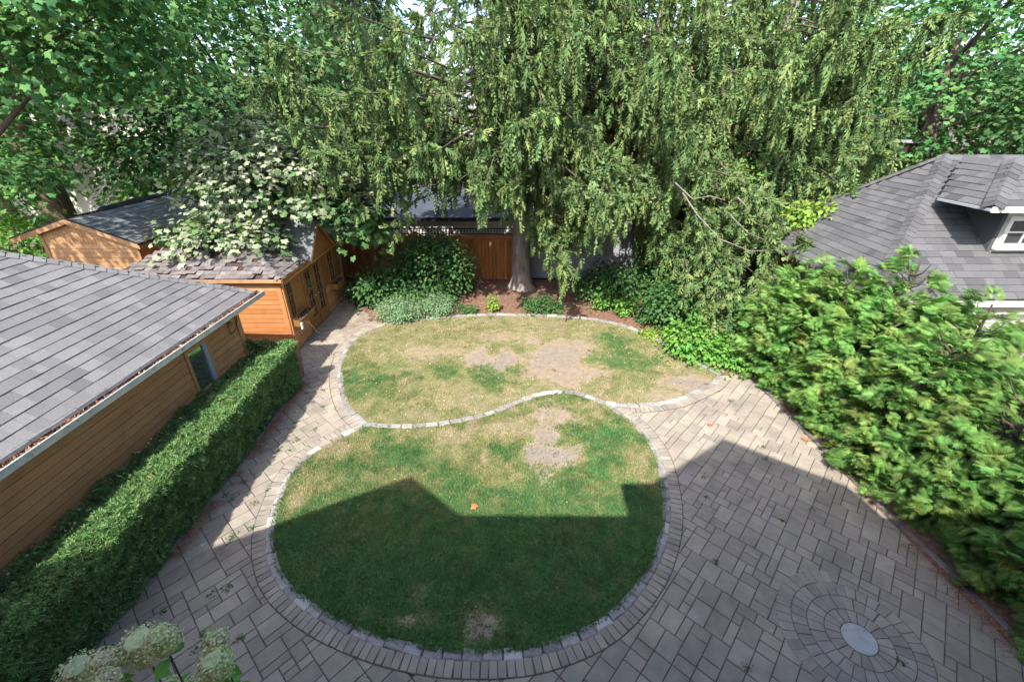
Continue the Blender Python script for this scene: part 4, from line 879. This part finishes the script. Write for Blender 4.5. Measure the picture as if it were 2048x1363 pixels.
CED = [(6.9, 9.75, 3.1, 1.2, 'farthest cedar of the row, beside the dark window of the coach house', 3000),
       (7.25, 8.95, 3.3, 1.3, 'tall pointed cedar in front of the coach house hip, second from the far end', 3600),
       (8.1, 8.5, 3.6, 1.15, 'tallest cedar of the row, standing behind the others against the shingle roof', 3000),
       (7.35, 7.75, 3.1, 1.3, 'broad cedar with browning inner sprays, third along the patio edge from the far end', 3900),
       (8.45, 7.2, 3.2, 1.15, 'cedar at the back of the row just below the white gutter', 2800),
       (7.4, 6.5, 2.9, 1.3, 'cedar at the middle of the row beside the tip of the patio shadow', 4200),
       (7.55, 5.25, 2.7, 1.3, 'cedar half in shade opposite the upper edge of the round paving', 4000),
       (7.6, 4.0, 2.5, 1.25, 'shaded cedar beside the round paving medallion at the right edge', 3600),
       (7.6, 2.8, 2.35, 1.15, 'nearest cedar of the row, in shade at the bottom right corner', 2400)]
for i, (x, y, h, r, lb, n) in enumerate(CED): cedar(i, x, y, h, r, lb, int(n*1.5))

# ---------------- weeping spruces
def spruce(name, x0, y0, H, branches, label, seed=1, trunk_r=.45, mcrown=m_spruce, dens=1.0, lean=(0, 0), cutf=None, dead=()):
    q = np.random.default_rng(seed); t = thing('weeping_spruce', label, 'spruce', (x0, y0, 0))
    tr = MB(); zz = [0, .12, .35, .8, 1.5, 3, 5, 8, H*.8, H]; rr = [trunk_r*v for v in (1.95, 1.5, 1.22, 1.06, .96, .88, .78, .6, .25, .04)]
    tr.tube([(x0+lean[0]*z+.05*sin(z*.9+seed), y0+lean[1]*z, z-.06) for z in zz], rr, 18, wob=.09)
    NT = len(tr.f)
    PP = []; DD = []; SZ = []
    for (az, hb, L, tipz) in branches:
        n = 12; tt = np.linspace(0, 1, n); ca, sa = cos(az), sin(az)
        zc = hb+(tipz-hb)*(tt**1.15)+.10*np.sin(tt*9+q.uniform(0, 6))*tt+.5*np.sin(pi*tt)*min(1, L/5)*.4+(.22*L*.3)*np.clip(tt-.72, 0, 1)**1.5
        bend = q.uniform(-.16, .16)*L
        bx = x0+ca*L*tt-sa*bend*tt**2; by = y0+sa*L*tt+ca*bend*tt**2
        tr.tube(list(zip(bx, by, zc)), list(np.linspace(max(.035, L*.011), .008, n)), 5, cap=False)
        ns = int(L*10.5*dens); cols = [(q.random(), q.choice([-1, 1])*q.random()) for _ in range(max(2, int(ns/3.2)))]
        for _ in range(ns):
            cu, cs_ = cols[q.integers(len(cols))]; u = min(1, .20+.80*cu**.8+q.normal(0, .018)); xb = np.interp(u, tt, bx); yb = np.interp(u, tt, by); zb_ = np.interp(u, tt, zc)
            W_ = (.16+.26*L*.5*(1-u)*1.2)*min(1.0, 1.6-u); s_ = cs_*W_*1.25+q.normal(0, .06)
            ox, oy = -sa*s_+ca*abs(s_)*.5, ca*s_+sa*abs(s_)*.5
            xs, ys = xb+ox, yb+oy; zs_ = zb_-.22*abs(s_)
            hang = q.uniform(.25, 1.0)*(1.0 if q.random() < .75 else 1.7)*min(1.0, .55+.12*L)
            k = max(1, int(hang/.22))
            for j in range(k):
                PP.append((xs+q.normal(0, .035), ys+q.normal(0, .035), zs_-j*.21)); w = .34 if j == 0 else .12
                DD.append((ca*w+q.normal(0, .22), sa*w+q.normal(0, .22), -.75-.25*j if j else -.35+q.normal(0, .2))); SZ.append(q.uniform(.24, .42)*(1.0 if j < k-1 else .85))
            if q.random() < .6:       # upper side of the bough
                PP.append((xs, ys, zs_+.03)); DD.append((ca+q.normal(0, .6), sa+q.normal(0, .6), q.normal(-.05, .25))); SZ.append(q.uniform(.25, .4))
    for pts in dead: tr.tube([tuple(py_(a, b, c_)) for a, b, c_ in pts], list(np.linspace(.022, .006, len(pts))), 5, cap=False)
    nd = sum((len(p)-1)*5 for p in dead); me = tr.mesh('trunk', smooth=True); me.materials.append(m_bark); me.materials.append(m_twig); nf = len(me.polygons); mi = np.ones(nf, np.int32); mi[:NT] = 0
    if nd: mi[nf-nd:] = 0
    me.polygons.foreach_set('material_index', mi); link('trunk', me, None, t)
    P = np.array(PP); D = np.array(DD); SZ = np.array(SZ); k = (P[:, 2] > .25) & ((cutf is None) or cutf(P)) & ((P[:, 1] < y0+.6) | (np.random.default_rng(9).random(len(P)) < .4)); P, D, SZ = P[k], D[k], SZ[k]
    scatter('crown', SPRUCE, P, frames(D, rand_dirs(len(P))*.8+np.array([0, -.6, .3])), np.stack([SZ*1.38, SZ*1.08, SZ*1.38], 1), t, mcrown, rnd=np.clip(rng.normal(.5, .24, len(P)), 0, 1))
    return len(P)
def whorls(seed, h0, h1, n, Lf, az0=0, az1=2*pi, droop=.30, dz=0):
    q = random.Random(seed); out = []
    for i in range(n):
        h = h0+(h1-h0)*(i+.5)/n+q.uniform(-.2, .2); a = az0+(az1-az0)*((i*.618034+q.uniform(-.05, .05)) % 1); L = Lf(h)*q.uniform(.8, 1.12); out.append((a, h, L, h-droop*L-q.uniform(0, .5)+dz))
    return out
def to_tip(x0, y0, hb, px, py, Y):     # a bough whose tip stands at the place seen at that pixel, Y metres away
    T = py_(px, py, Y); return (atan2(T[1]-y0, T[0]-x0), hb, hypot(T[0]-x0, T[1]-y0), T[2])
# the big spruce with the visible trunk
x0, y0 = .35, 16.0
B1 = whorls(1, 5.0, 10.5, 105, lambda h: max(.6, 5.7*(1-(h-4)/14)), droop=.26)+whorls(11, 10.5, 15.5, 30, lambda h: max(.6, 5.0*(1-(h-4)/12.5)), droop=.26)
B1 += [to_tip(x0, y0, hb, *p) for hb, p in ((4.3, (1190, 500, 12.6)), (4.0, (1130, 470, 12.9)), (4.6, (1250, 470, 12.8)), (4.6, (700, 400, 12.6)), (4.4, (660, 430, 13.2)), (4.8, (760, 330, 11.8)), (5.0, (850, 300, 11.6)), (4.6, (900, 380, 12.4)), (4.2, (960, 370, 13.2)), (4.4, (1060, 370, 12.4)), (4.3, (1010, 370, 12.8)),
                                           (5.4, (1000, 250, 11.4)), (5.0, (620, 300, 12.4)), (5.4, (560, 200, 12.2)), (6.2, (540, 90, 12.0)), (5.6, (650, 180, 11.4)), (6.4, (740, 110, 11.2)), (5.8, (820, 190, 11.2)), (4.9, (1120, 340, 12.0)), (5.3, (1200, 300, 11.8)), (5.0, (1280, 380, 12.2)), (4.6, (560, 360, 13.5)), (5.2, (500, 170, 13.2)),
                                           (4.4, (740, 450, 13.8)), (4.2, (880, 330, 13.0)), (6.3, (1090, 130, 11.4)), (6.5, (1180, 60, 11.2)), (4.7, (1160, 430, 12.2)), (4.2, (1125, 520, 12.4)), (4.0, (1170, 545, 12.2)), (4.3, (1080, 440, 12.8)), (5.0, (600, 250, 11.9)), (6.8, (900, 30, 11.2)), (7.0, (640, 20, 11.6)))]
n1_ = spruce('s1', x0, y0, 16, B1, 'big weeping spruce with a flared grey trunk at the back fence, middle of the yard', 21, .33, cutf=lambda P: ~((P[:, 0] > -5.2) & (P[:, 0] < -.9) & (P[:, 2] < 3.9+.6*vnoise(P[:, 0], P[:, 1], 1.5)) & (np.random.default_rng(5).random(len(P)) < .8)) & ~((P[:, 0] > -2.2) & (P[:, 0] < -.9) & (P[:, 2] > 5.0) & (np.random.default_rng(6).random(len(P)) < .8)))
# second, right
x0, y0 = 4.9, 17.6
B2 = whorls(2, 3.6, 10, 92, lambda h: max(.6, 5.2*(1-(h-3)/14)), droop=.28)+whorls(12, 10, 14.5, 26, lambda h: max(.6, 4.6*(1-(h-3)/12)), droop=.28)
B2 += [to_tip(x0, y0, hb, *p) for hb, p in ((3.4, (1390, 560, 11.6)), (3.2, (1450, 590, 11.2)), (3.6, (1500, 540, 11.4)), (3.8, (1420, 470, 11.6)), (3.6, (1330, 500, 12.6)), (3.2, (1480, 640, 11.0)), (4.0, (1540, 460, 11.8)), (4.4, (1360, 400, 12.2)), (5.0, (1300, 250, 11.8)), (5.4, (1400, 200, 11.6)), (6.0, (1300, 100, 11.4)), (4.8, (1460, 350, 12.0)), (4.4, (1240, 430, 12.8)), (3.4, (1560, 560, 11.4)), (3.0, (1410, 620, 12.2)), (4.2, (1510, 400, 12.4)), (4.0, (1585, 500, 11.0)), (4.2, (1610, 450, 11.2)), (3.8, (1560, 530, 10.6)), (3.6, (1535, 590, 10.6)), (4.4, (1590, 400, 11.4)), (4.0, (1550, 470, 11.0)), (3.4, (1500, 600, 10.8)))]
spruce('s2', x0, y0, 15, B2, 'weeping spruce with low drooping boughs reaching the flower bed right of the trunk', 22, .30, dead=[[(1365, 385, 11.5), (1395, 430, 11.3), (1440, 478, 11.2), (1500, 502, 11.1), (1555, 500, 11.1)], [(1350, 365, 11.6), (1385, 398, 11.4), (1420, 392, 11.3), (1450, 400, 11.2)], [(1460, 430, 11.3), (1495, 465, 11.2), (1530, 480, 11.2)], [(1475, 395, 11.4), (1500, 420, 11.3)]])
x0, y0 = 9.2, 17.8
B3 = whorls(3, 3.8, 10, 82, lambda h: max(.6, 5.0*(1-(h-3)/14)), droop=.22)+whorls(13, 10, 14.5, 24, lambda h: max(.6, 4.4*(1-(h-3)/12)), droop=.22)
B3 += [to_tip(x0, y0, hb, *p) for hb, p in ((5.0, (1700, 200, 12.8)), (5.4, (1790, 170, 13.4)), (4.8, (1780, 240, 13.6)), (4.4, (1640, 300, 13.0)), (4.2, (1600, 340, 13.2)), (4.6, (1720, 300, 13.6)), (6.4, (1640, 60, 12.4)), (6.8, (1800, 60, 12.8)), (7.0, (1900, 20, 13.4)), (6.2, (1880, 80, 14.0)), (6.6, (1720, 20, 12.2)), (4.0, (1620, 400, 13.4)), (4.0, (1660, 360, 13.2)), (5.2, (1560, 220, 12.6)), (3.8, (1590, 430, 13.8)), (4.6, (1690, 380, 12.2)), (4.8, (1745, 330, 12.8)), (4.4, (1655, 440, 12.0)), (4.9, (1780, 290, 13.2)), (4.4, (1620, 470, 11.8)), (6.0, (1540, 110, 12.2)))]
spruce('s3', x0, y0, 15, B3, 'weeping spruce whose yellowish boughs arch over the coach house roof', 23, .30)
x0, y0 = -7.6, 26.8
B4 = whorls(4, 4.8, 12, 95, lambda h: max(.6, 5.2*(1-(h-3)/14)), droop=.24)
spruce('s4', x0, y0, 16, B4, 'spruce standing further back behind the flat grey roof, left of the middle', 24, .32, m_spruced)

# ---------------- broad-leaved trees
def crown(parent, c, rad, nl, ncl, size, tpl, m, seed=0, cs=.5, up=.8, name='crown', shell=.55, cut=None, droop=.15):
    q = np.random.default_rng(seed+100); d = q.normal(size=(ncl, 3)); d /= np.linalg.norm(d, axis=1, keepdims=True); r = shell+(1-shell)*q.random(ncl)**.7
    C0 = np.array(c)+d*r[:, None]*np.array(rad)
    id_ = q.integers(0, ncl, nl); loc = q.normal(size=(nl, 3))*np.array([cs, cs, cs*.42]); loc[:, 2] -= droop*(loc[:, 0]**2+loc[:, 1]**2)/cs
    P = C0[id_]+loc
    if cut is not None: k = cut(P); P, id_, loc = P[k], id_[k], loc[k]; nl = len(P)
    o = loc/np.linalg.norm(loc, axis=1, keepdims=True)*.6+(P-np.array(c))/np.array(rad)*.5+np.array([0, 0, -.35]); o += q.normal(0, .35, o.shape)
    nrm = np.tile([0, 0, up], (nl, 1))+(P-np.array(c))/np.array(rad)*.55+q.normal(0, .35, (nl, 3))
    return scatter(name, tpl, P, frames(o, nrm), size*q.uniform(.65, 1.2, nl), parent, m)
def limbs(tr, base, top, tips, r):
    base, top = np.array(base, float), np.array(top, float)
    for k, tp in enumerate(tips):
        tp = np.array(tp, float); s_ = base+(top-base)*(.45+.5*(k % 5)/5); mid = (s_+tp)/2+np.array([0, 0, .3]); tr.tube([s_, mid, tp], [r*.38, r*.2, r*.05], 6, cap=False)
def broad_tree(label, base, h, c, rad, nl, ncl, size, m, seed, tpl=MAPLE, r=.25, group=None, name='maple_tree', cat='maple', mb_=m_bark2, cut=None, cs=.5, shell=.55, up=.8, lean=(0, 0)):
    t = thing(name, label, cat, (base[0], base[1], 0), group); tr = MB(); top = (base[0]+lean[0], base[1]+lean[1], h)
    tr.tube([(base[0]+(top[0]-base[0])*f, base[1]+(top[1]-base[1])*f, -.05+h*f) for f in (0, .03, .1, .4, .7, 1)], [r*1.5, r*1.25, r*1.05, r*.9, r*.65, r*.3], 14, wob=.05)
    q = np.random.default_rng(seed); dd = q.normal(size=(14, 3)); dd /= np.linalg.norm(dd, axis=1, keepdims=True); NT = len(tr.f); limbs(tr, (base[0], base[1], 0), top, np.array(c)+dd*np.array(rad)*.75, r)
    me = tr.mesh('trunk', smooth=True); me.materials.append(mb_); me.materials.append(m_twig); mi = np.ones(len(me.polygons), np.int32); mi[:NT] = 0; me.polygons.foreach_set('material_index', mi); link('trunk', me, None, t)
    crown(t, c, rad, nl, ncl, size, tpl, m, seed, cs=cs, cut=cut, shell=shell, up=up)
    return t
# maple with leaves painted pale as sunlit over the garden shed
broad_tree('maple with leaves painted pale as if sunlit, hanging over the garden shed roof', (-8.6, 16.6), 5.5, (-6.9, 14.0, 4.15), (2.5, 2.3, 1.75), 8600, 150, .165, m_mapleP, 31, r=.16, cs=.42, shell=.5, cut=lambda P: ~((P[:, 0] > -6.8) & (P[:, 2] < 3.45)))
t_ = bpy.data.objects['maple_tree']; crown(t_, tuple(py_(705, 425, 13.7)), (.95, .6, .6), 1100, 22, .20, MAPLE, m_mapleG, 32, cs=.32, name='lower_crown')
crown(t_, (-8.0, 12.2, 3.05), (1.6, .7, .5), 2000, 34, .18, MAPLE, m_mapleP, 33, cs=.3, name='lower_crown')
# dark blue-green maple behind
broad_tree('dark blue-green maple filling the space behind the cabin', (-12.5, 23.5), 8, (-11.8, 20.5, 6.2), (5.6, 4.0, 4.6), 13000, 220, .22, m_mapleG, 34, r=.3, cs=.7, shell=.55)
# large trunk at the left edge
broad_tree('maple with a thick reddish-brown trunk at the left edge of the photo', (-18.3, 18.2), 12, (-18.5, 17.5, 8.6), (5.0, 3.6, 3.8), 8200, 150, .19, m_mapleB, 35, r=.52, cs=.65, shell=.5)
# bright boughs at the top left, nearer
broad_tree('maple with fresh bright green leaves hanging into the top left corner', (-15.5, 12.3), 10, (-10.8, 12.2, 8.4), (4.4, 2.2, 2.3), 7500, 120, .17, m_mapleB, 36, r=.22, cs=.5, shell=.4, lean=(2.5, 0))
crown(bpy.data.objects['maple_tree.001'], (-15.5, 24.5, 3.2), (6.5, 1.8, 2.9), 6500, 110, .24, LEAF, m_mapleG, 44, cs=.6, name='lower_crown')
t_ = [o for o in bpy.data.objects if o.get('label', '').startswith('maple with fresh')][0]
crown(t_, (-15.3, 9.0, 8.3), (3.6, 2.8, 1.1), 1500, 40, .2, MAPLE, m_mapleB, 45, cs=.4, name='side_crown')  # unseen lobe added out of view to dapple the cabin with shade
crown(t_, (-9.5, 10.4, 8.2), (2.0, 1.2, .7), 900, 20, .18, MAPLE, m_mapleB, 46, cs=.35, name='side_crown')
# right background trees
broad_tree('bushy chestnut-leaved tree rising behind the coach house roof at the top right', (18.5, 22), 9, (18.2, 20.2, 7.4), (5.2, 4.2, 5.2), 11000, 190, .19, m_mapleB, 37, r=.3, cs=.7, name='broad_tree', cat='tree')
broad_tree('darker tree at the right edge close to the coach house', (20, 16), 8, (18.6, 15.6, 7.2), (3.6, 2.4, 3.0), 5600, 90, .17, m_mapleG, 38, r=.25, cs=.6, name='broad_tree', cat='tree')
broad_tree('slim tree with yellowing leaves standing between the spruces and the coach house', (6.9, 14.9), 4.2, (6.6, 14.4, 3.3), (1.6, 1.4, 1.6), 2200, 46, .13, m_shrubB, 39, r=.07, cs=.32, tpl=LEAF, name='young_tree', cat='tree')
t_ = bpy.data.objects['young_tree']; T = py_(1650, 425, 12.2); crown(t_, tuple(T), (.75, .4, .28), 700, 14, .15, LEAF, m_shrubY, 40, cs=.2, name='lower_crown', shell=.3)
# far trees closing the view
far = [(-14, 41, 17, 'tall tree against the sky, left of the grey house'), (9, 43, 17, 'tall tree against the sky behind the brick house'), (21, 41, 17, 'tall tree against the sky right of the brick house'), (-30, 27, 9, 'broad tree far behind at the left edge'), (-22, 33, 10, 'broad tree behind the pale stucco house, left'), (-9, 36, 8, 'broad tree behind the grey house, left of the middle'), (17, 33, 10, 'broad tree behind the brick house, right'), (25, 30, 10, 'broad tree far behind the coach house'), (31, 24, 9, 'broad tree beyond the right edge of the coach house')]
for i, (x, y, h, lb) in enumerate(far):
    broad_tree(lb+' in the distance', (x, y), h*.8, (x, y-1, h*.72), (5.8, 3.6, h*.52), 3000, 110, .54, (m_mapleG, m_mapleB)[i % 2], 50+i, tpl=LEAF, r=.3, cs=.95, group='trees in the far background', name='distant_tree', cat='tree')

# ---------------- shrubs and plants in the beds
def bush(label, x, y, w, d, h, nl, size, m, seed, tpl=LEAF, name='shrub', cat='shrub', group=None, z0=0, cs=.16, stems=9):
    t = thing(name, label, cat, (x, y, 0), group); tr = MB(); q = random.Random(seed)
    for k in range(stems):
        a = q.uniform(0, 2*pi); tr.tube([(x+.08*cos(a)*w, y+.08*sin(a)*d, 0), (x+.3*w*cos(a), y+.3*d*sin(a), z0+h*.5), (x+.5*w*cos(a), y+.5*d*sin(a), z0+h*q.uniform(.7, .95))], [.016, .011, .004], 5, cap=False)
    link('stems', tr, m_twig, t); crown(t, (x, y, z0+h*.5), (w*.82, d*.82, h*.48), nl, max(8, nl//40), size, tpl, m, seed, cs=cs, name='leaves', up=.9, shell=.45, cut=lambda P: P[:, 2] > .03)
    return t
def at(px, py, dz=0): p = pz(px, py, dz); return p[0], p[1]
bush('tall leafy viburnum in front of the orange fence left of the spruce trunk', -2.75, 15.0, 1.55, .95, 2.55, 4600, .13, m_shrub, 60, cs=.26)
bush('broad dark green shrub beside the garden shed corner', -4.55, 14.6, 1.25, .95, 1.35, 2600, .14, m_shrub, 61, cs=.24)
bush('low dark shrub between the viburnum and the pale euonymus', -3.0, 14.1, 1.3, .5, .9, 1700, .10, m_shrub, 62, cs=.2)
bush('pale variegated euonymus mound at the top left corner of the lawn', -3.62, 13.05, .85, .62, .78, 5200, .05, m_shrubL, 63, cs=.13)
bush('smaller pale variegated euonymus spilling onto the grass right of its larger twin', -2.45, 13.35, .62, .5, .74, 3600, .05, m_shrubL, 64, cs=.12)
bush('small lime green perennial alone on the mulch left of the trunk', *at(985, 622), .16, .14, .58, 320, .085, m_shrubY, 65, name='perennial', cat='plant', cs=.08, stems=5)
bush('low dark shrub on the mulch in front of the spruce trunk', *at(1085, 622), .85, .42, .52, 1900, .075, m_shrub, 66, cs=.14)
bush('small dark plant beside the lime green perennial', *at(935, 625), .32, .2, .3, 420, .07, m_shrub, 67, name='perennial', cat='plant', cs=.08, stems=5)
RB = [(1205, 628, .30, .26, .75, 500, .10, m_shrubB, 'upright green perennial at the bed edge right of the bare mulch'),
      (1245, 640, .30, .26, .70, 480, .10, m_shrubB, 'green perennial with arching leaves, second along the white kerb'),
      (1285, 652, .26, .22, .50, 380, .08, m_shrub, 'low dark perennial between two bright ones on the bed edge'),
      (1330, 640, .35, .3, .85, 620, .11, m_shrubB, 'tall bright leaved perennial behind the lime ground cover')]
for i, (a, b, w, d, h, n, s_, m, lb) in enumerate(RB): bush(lb, *at(a, b-10), w, d, h, n, s_, m, 70+i, name='perennial', cat='plant', cs=.10, stems=6)
bush('lime yellow ground cover spilling over the curved white kerb', *at(1315, 672), .62, .28, .26, 1500, .055, m_shrubY, 75, name='ground_cover', cat='plant', cs=.09, stems=5)
bush('ash leaved shrub with bright green leaflets at the tip of the lawn', 5.05, 10.75, .85, .72, .95, 2600, .12, m_shrubB, 76, cs=.2)
bush('fresh green shrub arching over the end of the patio', 5.75, 10.2, .62, .52, .72, 1500, .12, m_shrubB, 77, cs=.18)
bush('dark green bush under the drooping boughs right of the trunk', 3.4, 14.6, 1.3, .9, 1.5, 2600, .12, m_shrub, 78, cs=.26)
bush('deep green shrub in shade between the spruce boughs and the ash-leaved shrub', 4.9, 12.6, 1.15, .95, 1.7, 3200, .12, m_shrub, 79, cs=.26)
bush('large leaved bush below the dark window of the coach house', 6.3, 11.5, .85, .9, 1.55, 2200, .15, m_shrub, 80, cs=.24)
bush('bushy evergreen in the back right corner by the grey fence', 5.6, 15.2, 1.4, 1.1, 2.5, 3000, .13, m_shrub, 81, cs=.3)
bush('ivy covered bush behind the cabin below the thick trunk', -17.6, 15.5, 2.6, 1.8, 3.2, 5200, .15, m_shrubB, 82, cs=.4)
crown([o for o in bpy.data.objects if o.get('label', '').startswith('maple with a thick')][0], (-16.8, 14.8, 5.2), (2.6, 1.2, 1.9), 2200, 36, .17, MAPLE, m_mapleB, 47, cs=.4, name='lower_crown')
bush('bright leafy bush to the left of the cabin roof', -15.4, 20.6, 3.4, 1.5, 4.6, 5200, .17, m_shrubB, 83, cs=.45)
bush('overgrown bush behind the cabin ridge', -9.6, 21.0, 2.2, 1.3, 4.0, 3000, .17, m_shrub, 84, cs=.45)
bush('green bush with fresh growth beside the dark shed behind the coach house', 13.0, 17.2, 2.4, 1.2, 2.6, 2600, .16, m_shrubB, 85, cs=.4)

# ---------------- hydrangea close below the camera
hy = thing('hydrangea', 'tall panicle hydrangea with fading cream flower heads reaching into the bottom left corner', 'hydrangea', (-1.75, 1.0, 0))
m_petal = mat('faded_petals', (.50, .64, .30), (.62, .56, .38), rough=.7, scale=9, var=.16, hue=.03, trans=.2)
st = MB(); heads = [(285, 1292, 45, 1.0), (325, 1280, 34, .9), (165, 1345, 44, 1.05), (212, 1325, 32, .95), (212, 1362, 26, .8), (432, 1282, 26, .95), (430, 1330, 36, .9), (345, 1375, 24, 1.1), (388, 1372, 22, 1.0)]
DB = 2.75
PET = ([(-.5, 0, 0), (0, -.5, .05), (.5, 0, 0), (0, .5, .05)], [(0, 1, 2, 3)])
for i, (hx, hy_, hr, dep) in enumerate(heads):
    r3 = ray(hx, hy_); c = np.array([0, 0, CH])+r3*(DB*dep)/1.0; rw = hr*DB*dep/FPX
    n = 900; dr2 = rand_dirs(n); lump = 1+.16*np.sin(dr2[:, 0]*7+i)*np.cos(dr2[:, 1]*6+dr2[:, 2]*5); P = c+dr2*np.array([rw, rw*.9, rw*.95])*(lump*rng.uniform(.82, 1.04, n))[:, None]
    scatter('flower_head', PET, P, frames(np.cross(dr2, rand_dirs(n)), dr2+rng.normal(0, .45, (n, 3))), rng.uniform(.009, .018, n), hy, m_petal)
    b = MB(); b.tube([tuple(c-np.array([0, 0, rw*.85])), tuple(c+np.array([0, 0, rw*.6]))], [rw*.55, rw*.5], 8); link('flower_core', b, m_petal, hy)
    st.tube([(-1.75+.05*i, 1.0, 0), (-1.6+.03*i, .95, CH*.3), (c[0]+.06, c[1]-.12, c[2]-.9), tuple(c-np.array([0, 0, rw*.5]))], [.02, .014, .008, .004], 6, cap=False)
    n = 9; zz = rng.uniform(-.75, -rw*.8, n); a = rng.uniform(0, 2*pi, n); P = np.stack([c[0]+.06*np.clip(-zz, 0, 1)+0*a, c[1]-.12*np.clip(-zz, 0, 1), c[2]+zz], 1)
    scatter('leaves', LEAF, P, frames(np.stack([np.cos(a), np.sin(a), -.35+0*a], 1), np.tile([0, 0, 1.0], (n, 1))+rng.normal(0, .2, (n, 3))), rng.uniform(.07, .12, n), hy, m_shrubB)
link('stems', st, m_twig, hy)

# ---------------- litter: needles, chips and leaves
def litter(n, fx, name, m, smin, smax, z=.012):
    x, y = fx(n); P = np.stack([x, y, np.full(len(x), z)+rng.uniform(0, .01, len(x))], 1); k = len(x)
    d = rand_dirs(k); d[:, 2] *= .15; scatter(name, PET if smax > .03 else TRI, P, frames(d, np.tile([0, 0, 1.], (k, 1))+rng.normal(0, .25, (k, 3))), rng.uniform(smin, smax, k), None, m, kind='stuff')
def near_edge(n):
    y = rng.uniform(2, 9.4, n); xe = np.interp(y, [2, 3.6, 5, 6.5, 8.1, 9.5], [6.45, 6.38, 6.28, 6.17, 6.09, 6.03]); w = np.interp(y, [2, 3, 4, 4.6, 5.2, 6, 9.5], [.5, .4, .35, .45, .3, .10, .05]); k = fnoise(y*1.0, y*0, 1.3, 4) > .42
    x = xe-np.abs(rng.normal(0, 1, n))*w*.55+.12; return x[k], y[k]
litter(16000, near_edge, 'needle_litter', m_litter, .008, .022)
def hedge_edge(n):
    y = rng.uniform(2.6, 9.3, n); k = fnoise(y, y*0, .9, 8) > .45; x = -5.20+np.abs(rng.normal(0, 1, n))*.11; return x[k], y[k]
litter(15000, hedge_edge, 'needle_litter', m_litter, .008, .022)
litter(26000, lambda n: (lambda x, y: (x[~inside(up_poly, x, y)], y[~inside(up_poly, x, y)]))(rng.uniform(-5.9, 6.3, n), rng.uniform(12.4, 16.7, n)), 'mulch_litter', m_litter, .012, .029, .02)
litter(420, lambda n: (lambda x, y: (x[inside(up_poly, x, y)], y[inside(up_poly, x, y)]))(rng.uniform(-4.8, 5.3, n), rng.uniform(8, 13.2, n)), 'dry_leaves', mat('dry_leaf', (.50, .38, .22), (.30, .17, .09), scale=3, var=.4), .031, .055, .05)
litter(300, lambda n: (rng.uniform(-6.05, -4.6, n), rng.uniform(10.5, 15, n)), 'dry_leaves', bpy.data.materials['dry_leaf'], .031, .05, .02)
litter(140, lambda n: (rng.uniform(-4.9, 6, n), rng.uniform(2, 9.5, n)), 'dry_leaves', bpy.data.materials['dry_leaf'], .020, .031, .03)
litter(260, lambda n: (lambda k: (np.where(k, rng.uniform(-6.1, -5.3, n), rng.uniform(-9, -6.0, n)), rng.uniform(1.5, 9, n)))(rng.random(n) < 1.1), 'dry_leaves', bpy.data.materials['dry_leaf'], .031, .045, 1.10)


# weeds in the joints, cones and single fallen leaves
m_weed = m_shrubB
N = 70; wx = np.r_[rng.uniform(-5.1, -3.9, 34), rng.uniform(-3.8, 5.6, N-34)]; wy = np.r_[rng.uniform(3, 9, 34), rng.uniform(2.2, 9, N-34)]
wk = ~(inside(low_poly, wx, wy) | inside(up_poly, wx, wy)); wx, wy = wx[wk], wy[wk]
k = 26; P = np.stack([np.repeat(wx, k)+rng.normal(0, .035, len(wx)*k), np.repeat(wy, k)+rng.normal(0, .035, len(wx)*k), np.full(len(wx)*k, .008)], 1)
scatter('weeds', LEAF, P, frames(rand_dirs(len(P))*np.array([1, 1, .3])+np.array([0, 0, .55]), rand_dirs(len(P))+np.array([0, 0, 1])), rng.uniform(.012, .034, len(P)), None, m_shrub, kind='stuff')
m_cone = mat('cone_scales', (.12, .07, .045), (.20, .12, .075), rough=.9, scale=60)
CONES = [(695, 752, 'at the left kerb of the far lawn'), (832, 662, 'near the pale euonymus mounds'), (1108, 742, 'on bare soil in the middle of the far lawn'), (1085, 690, 'on the bare soil in front of the spruce trunk'), (1178, 703, 'on the right side of the big bare patch'), (1098, 795, 'beside the crest of the dividing kerb'), (1125, 818, 'just below the dividing kerb on the near lawn'), (1413, 770, 'on the paving at the tip of the far lawn')]
for i, (a, b, w_) in enumerate(CONES):
    x, y = at(a, b); mb = MB(); ca, sa = cos(i*1.3), sin(i*1.3); n_ = 9
    t = thing('spruce_cone', 'small brown spruce cone lying '+w_, 'cone', (x, y, .04), 'fallen spruce cones')
    mb.tube([(x+ca*s_*.05, y+sa*s_*.05, .045) for s_ in np.linspace(-1.1, 1.1, n_)], [.006, .016, .021, .019, .023, .019, .02, .014, .005], 9, wob=.12); link('scales', mb, m_cone, t)
    mb = MB(); mb.tube([(x+ca*.055, y+sa*.055, .045), (x+ca*.075, y+sa*.075, .048)], .004, 5); link('stem', mb, m_twig, t)
m_leafr = mat('russet_leaf', (.48, .20, .08), (.36, .13, .05), rough=.7, scale=20)
for i, (a, b, s_, w_) in enumerate([(940, 1016, .11, 'russet fallen maple leaf alone in the shadow on the near lawn'), (1424, 853, .09, 'russet fallen leaf on the sunny paving near the gable tip shadow'), (1610, 875, .11, 'brown fallen leaf on the paving beside the cedar row'), (925, 695, .09, 'pale dry leaf on the bare soil of the far lawn')]):
    x, y = at(a, b); fr = frames(np.array([[cos(i*2.1), sin(i*2.1), .12]]), np.array([[.2, .1, 1.0]])); o = scatter('fallen_leaf', MAPLE, np.array([[x, y, .055 if i in (0, 3) else .02]]), fr, s_*1.3, None, m_leafr); o['label'] = w_; o['category'] = 'leaf'; o['group'] = 'single fallen leaves'
